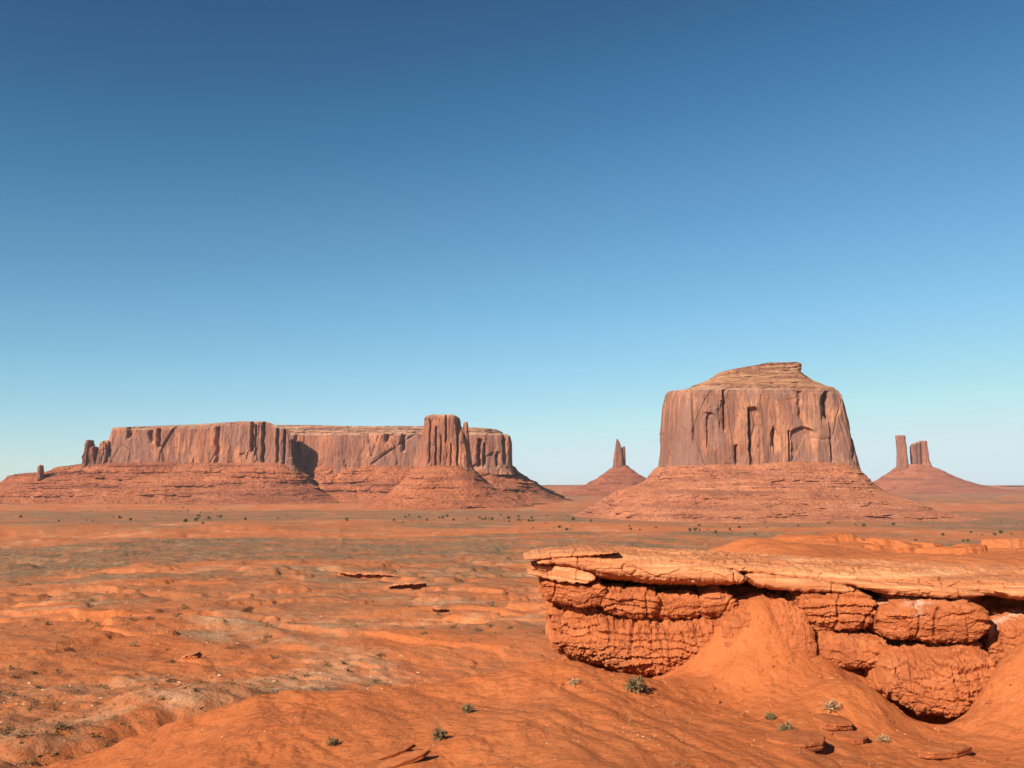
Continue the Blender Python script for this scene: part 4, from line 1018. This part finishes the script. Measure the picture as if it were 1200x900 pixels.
tuftp = []
for k in range(4):
    r = np.random.default_rng(950 + k); V = []; F = []
    for q in range(5):
        c = r.normal(size=3) * np.array([.35, .35, .05]) + np.array([0, 0, .25]); a = r.normal(size=(3, 3)) * .24
        kk = len(V); V += [c + a[0], c + a[1], c + a[2]]; F.append((kk, kk + 1, kk + 2))
    tuftp.append((np.array(V), np.array(F)))
def low(x, y): return np.clip(0.12 + veg_mask(x, y) * 0.75 + 0.3 * fbm2(x / 18, y / 12, 3, 79), 0, 1) * (0.2 + 0.8 * sstep(150, 480, np.hypot(x, y)))
tx, ty_ = scatter(52000, 85, 1700, 29, low, 25)
td = np.hypot(tx, ty_); ok = ~((td < 190) & (tx > 6)); tx, ty_, td = tx[ok], ty_[ok], td[ok]
set_props(merged('low_scrub', tx, ty_, ground_height(tx.copy(), ty_.copy()), (0.28 + 0.5 * np.random.default_rng(9).uniform(0, 1, len(tx)) ** 2) * np.clip(td / 350, .75, 2.2), M_SHRUB, tuftp, 13), kind='stuff')
# pale stones strewn over the flats
ico = []
for k in range(4):
    r = np.random.default_rng(70 + k)
    t = (1 + 5 ** .5) / 2
    v = np.array([(-1, t, 0), (1, t, 0), (-1, -t, 0), (1, -t, 0), (0, -1, t), (0, 1, t), (0, -1, -t), (0, 1, -t), (t, 0, -1), (t, 0, 1), (-t, 0, -1), (-t, 0, 1)], float) / 1.9
    v = v * r.uniform(.55, 1.15, (12, 1)) * np.array([.6, .45, .25])
    f = np.array([(0, 11, 5), (0, 5, 1), (0, 1, 7), (0, 7, 10), (0, 10, 11), (1, 5, 9), (5, 11, 4), (11, 10, 2), (10, 7, 6), (7, 1, 8), (3, 9, 4), (3, 4, 2), (3, 2, 6), (3, 6, 8), (3, 8, 9), (4, 9, 5), (2, 4, 11), (6, 2, 10), (8, 6, 7), (9, 8, 1)])
    ico.append((v, f))
def peb(x, y): return 0.9 * sstep(0.05, 0.45, fbm2(x / 40 + 3, y / 26, 4, 83))
px_, py_ = scatter(6000, 90, 900, 29, peb, 15)
d_ = np.hypot(px_, py_); ok = ~((d_ < 175) & (px_ > 8)); px_, py_, d_ = px_[ok], py_[ok], d_[ok]
set_props(merged('pale_stones', px_, py_, ground_height(px_.copy(), py_.copy()), (0.12 + 0.75 * np.random.default_rng(4).uniform(0, 1, len(px_)) ** 4) * (0.7 + d_ / 420), M_PALE, ico, 6), kind='stuff')
for parent, on, n_, smin, smax, mat, sd, ymax in SCREE:
    o = bpy.data.objects[on]; me = o.data
    co = np.empty(len(me.vertices) * 3, dtype=np.float32); me.vertices.foreach_get('co', co)
    co = co.reshape(-1, 3).astype(float) + np.array(parent.location)
    rs = np.random.default_rng(sd)
    fr = co[(co[:, 1] < ymax) & (co[:, 2] > co[:, 2].min() + 12)]
    wgt = np.clip(0.15 + 1.2 * n3(fr[:, 0] / 70, fr[:, 1] / 70, 0, sd + 50), 0.02, 1)
    pk = fr[rs.choice(len(fr), n_, replace=False, p=wgt / wgt.sum())]
    szs = smin + (smax - smin) * rs.uniform(0, 1, n_) ** 5
    so_ = merged('scree', pk[:, 0], pk[:, 1], pk[:, 2], szs, mat, ico, sd, 1.7)
    so_.data.transform(__import__('mathutils').Matrix.Translation(-parent.location)); so_.parent = parent
    so_['kind'] = 'stuff'
# gravel on the near bank
def gr(x, y): return sstep(0.05, 0.5, fbm2(x / 3.5 + 1, y / 3.5, 3, 87))
px_, py_ = scatter(5000, 22, 46, 29, gr, 17)
set_props(merged('gravel', px_, py_, ground_height(px_.copy(), py_.copy()), 0.02 + 0.09 * np.random.default_rng(5).uniform(0, 1, len(px_)) ** 3, M_PALE, ico, 7), kind='stuff')

def rb(x, y): return 0.25 + 0.75 * sstep(0.1, 0.5, fbm2(x / 5 + 4, y / 5, 3, 89))
px_, py_ = scatter(5000, 22, 60, 29, rb, 19)
set_props(merged('red_pebbles', px_, py_, ground_height(px_.copy(), py_.copy()), 0.025 + 0.13 * np.random.default_rng(6).uniform(0, 1, len(px_)) ** 5, M_MUD, ico, 8, 1.5), kind='stuff')
rr_ = np.random.default_rng(23)
pxs = rr_.uniform(640, 1230, 900); ys = np.interp(pxs, *np.array(YL, float).T) - 0.4 - 5.5 * rr_.uniform(0, 1, 900) ** 1.6 - np.interp(pxs, [640, 760, 860, 930, 1030, 1090, 1160], [0.2, 1.0, 0.6, 0.8, 1.2, 2.2, 1.0])
kp = sstep(-0.1, 0.4, n2(pxs / 40, ys / 1.2, 97)) > rr_.uniform(0, 1, 900)
pxs, ys = pxs[kp], ys[kp]; xs = (pxs - 600) / FPX * ys
set_props(merged('rubble', xs, ys, ground_height(xs.copy(), ys.copy()), 0.05 + 0.26 * rr_.uniform(0, 1, len(xs)) ** 4, M_MUD, ico, 10, 1.6), kind='stuff')
strawp = []
for k in range(4):
    r = np.random.default_rng(970 + k); V = []; F = []
    for q in range(9):
        a = r.uniform(0, 6.28); l = r.uniform(.12, .3); sp = r.uniform(.2, .9)
        d = np.array([math.cos(a) * sp * l, math.sin(a) * sp * l, l * .8]); w_ = np.array([-math.sin(a), math.cos(a), 0]) * .009
        kk = len(V); V += [-w_, w_, d]; F.append((kk, kk + 1, kk + 2))
    strawp.append((np.array(V), np.array(F)))
def sg_(x, y): return sstep(0.1, 0.45, fbm2(x / 4 + 9, y / 3, 3, 93))
px_, py_ = scatter(2600, 24, 46, 29, sg_, 29)
set_props(merged('dry_grass', px_, py_, ground_height(px_.copy(), py_.copy()), np.random.default_rng(7).uniform(.3, .75, len(px_)), M_DRY, strawp, 9), kind='stuff')
# junipers along the foot of the mesas
def juniper(seed):
    r = np.random.default_rng(seed); V = []; F = []
    for q in range(70):
        u = r.normal(size=3); u /= np.linalg.norm(u)
        c = u * r.uniform(.5, 1.0) * np.array([.5, .5, .45]) + np.array([0, 0, .55])
        a = r.normal(size=(3, 3)) * 0.16
        k = len(V); V += [c + a[0], c + a[1], c + a[2]]; F.append((k, k + 1, k + 2))
    for q in range(5):
        a = q * 1.2566; k = len(V)
        V += [(0.06 * math.cos(a), .06 * math.sin(a), -.1), (.06 * math.cos(a + 1.26), .06 * math.sin(a + 1.26), -.1), (0, 0, .6)]; F.append((k, k + 1, k + 2))
    return mesh_obj('juniper_tree', np.array(V, float), np.array(F), M_JUN, smooth=False)
js = [juniper(60 + k) for k in range(4)]
r = np.random.default_rng(99)
cnt = 0
spots = []
for band, cntb, (x0, x1) in (((595, 600), 22, (0, 420)), ((603, 612), 40, (0, 600)), ((606, 613), 40, (430, 700)), ((616, 626), 26, (640, 900)), ((622, 636), 16, (1020, 1200)), ((612, 620), 14, (900, 1200))):
    cs_ = [(r.uniform(x0, x1), r.uniform(*band)) for q in range(max(4, cntb // 5))]
    for q in range(cntb):
        c_ = cs_[int(r.integers(len(cs_)))]
        spots.append((c_[0] + r.normal() * 16, float(np.clip(c_[1] + r.normal() * 1.6, band[0] - 1, band[1] + 2))) if q % 4 else (r.uniform(x0, x1), r.uniform(*band)))
spots = [(px, py) for px, py in spots if hit(px, py)[1] > 500]
for i, (px, py) in enumerate(spots):
    d = 1300 * 40.0 / max(py - 571, 10) * 1.1
    k = i % 4
    o = js[k] if i < 4 else js[k].copy()
    if i >= 4: COL.objects.link(o)
    place(o, px, py, d, 'tiny dark juniper on the far flats ' + ('at the foot of the long mesa' if px < 420 else 'before the mitten-shaped butte' if px < 640 else 'before the great square butte'), 'tree', 'junipers ' + ('under the long mesa' if px < 420 else 'before the mitten butte' if px < 640 else 'before the square butte'), 1.0, i)
    dd_ = math.hypot(o.location.x, o.location.y)
    s = (1.3 + 3.4 * r.uniform() ** 2) * min(1.0, max(.35, dd_ / 1400)); o.scale = (s * r.uniform(.9, 1.3), s * r.uniform(.9, 1.3), s)

# ---------------------------------------------------------------- air
hm = bpy.data.materials.new('thin_desert_air'); hm.use_nodes = True
ht = hm.node_tree; ht.nodes.clear()
ho = ht.nodes.new('ShaderNodeOutputMaterial'); hv = ht.nodes.new('ShaderNodeVolumePrincipled')
hv.inputs['Color'].default_value = (0.86, 0.93, 1.0, 1)
hv.inputs['Density'].default_value = 1.5e-5
hv.inputs['Anisotropy'].default_value = 0.0
ht.links.new(hv.outputs[0], ho.inputs['Volume'])
hx = 44000.0; z0, z1 = -140.0, 330.0
hV = np.array([(sx_ * hx, sy_ * hx, zz) for zz in (z0, z1) for sx_, sy_ in ((-1, -1), (1, -1), (1, 1), (-1, 1))])
hF = np.array([(3, 2, 1, 0), (4, 5, 6, 7), (0, 1, 5, 4), (1, 2, 6, 5), (2, 3, 7, 6), (3, 0, 4, 7)])
haze = mesh_obj('haze', hV, hF, hm, smooth=False)
set_props(haze, kind='stuff')
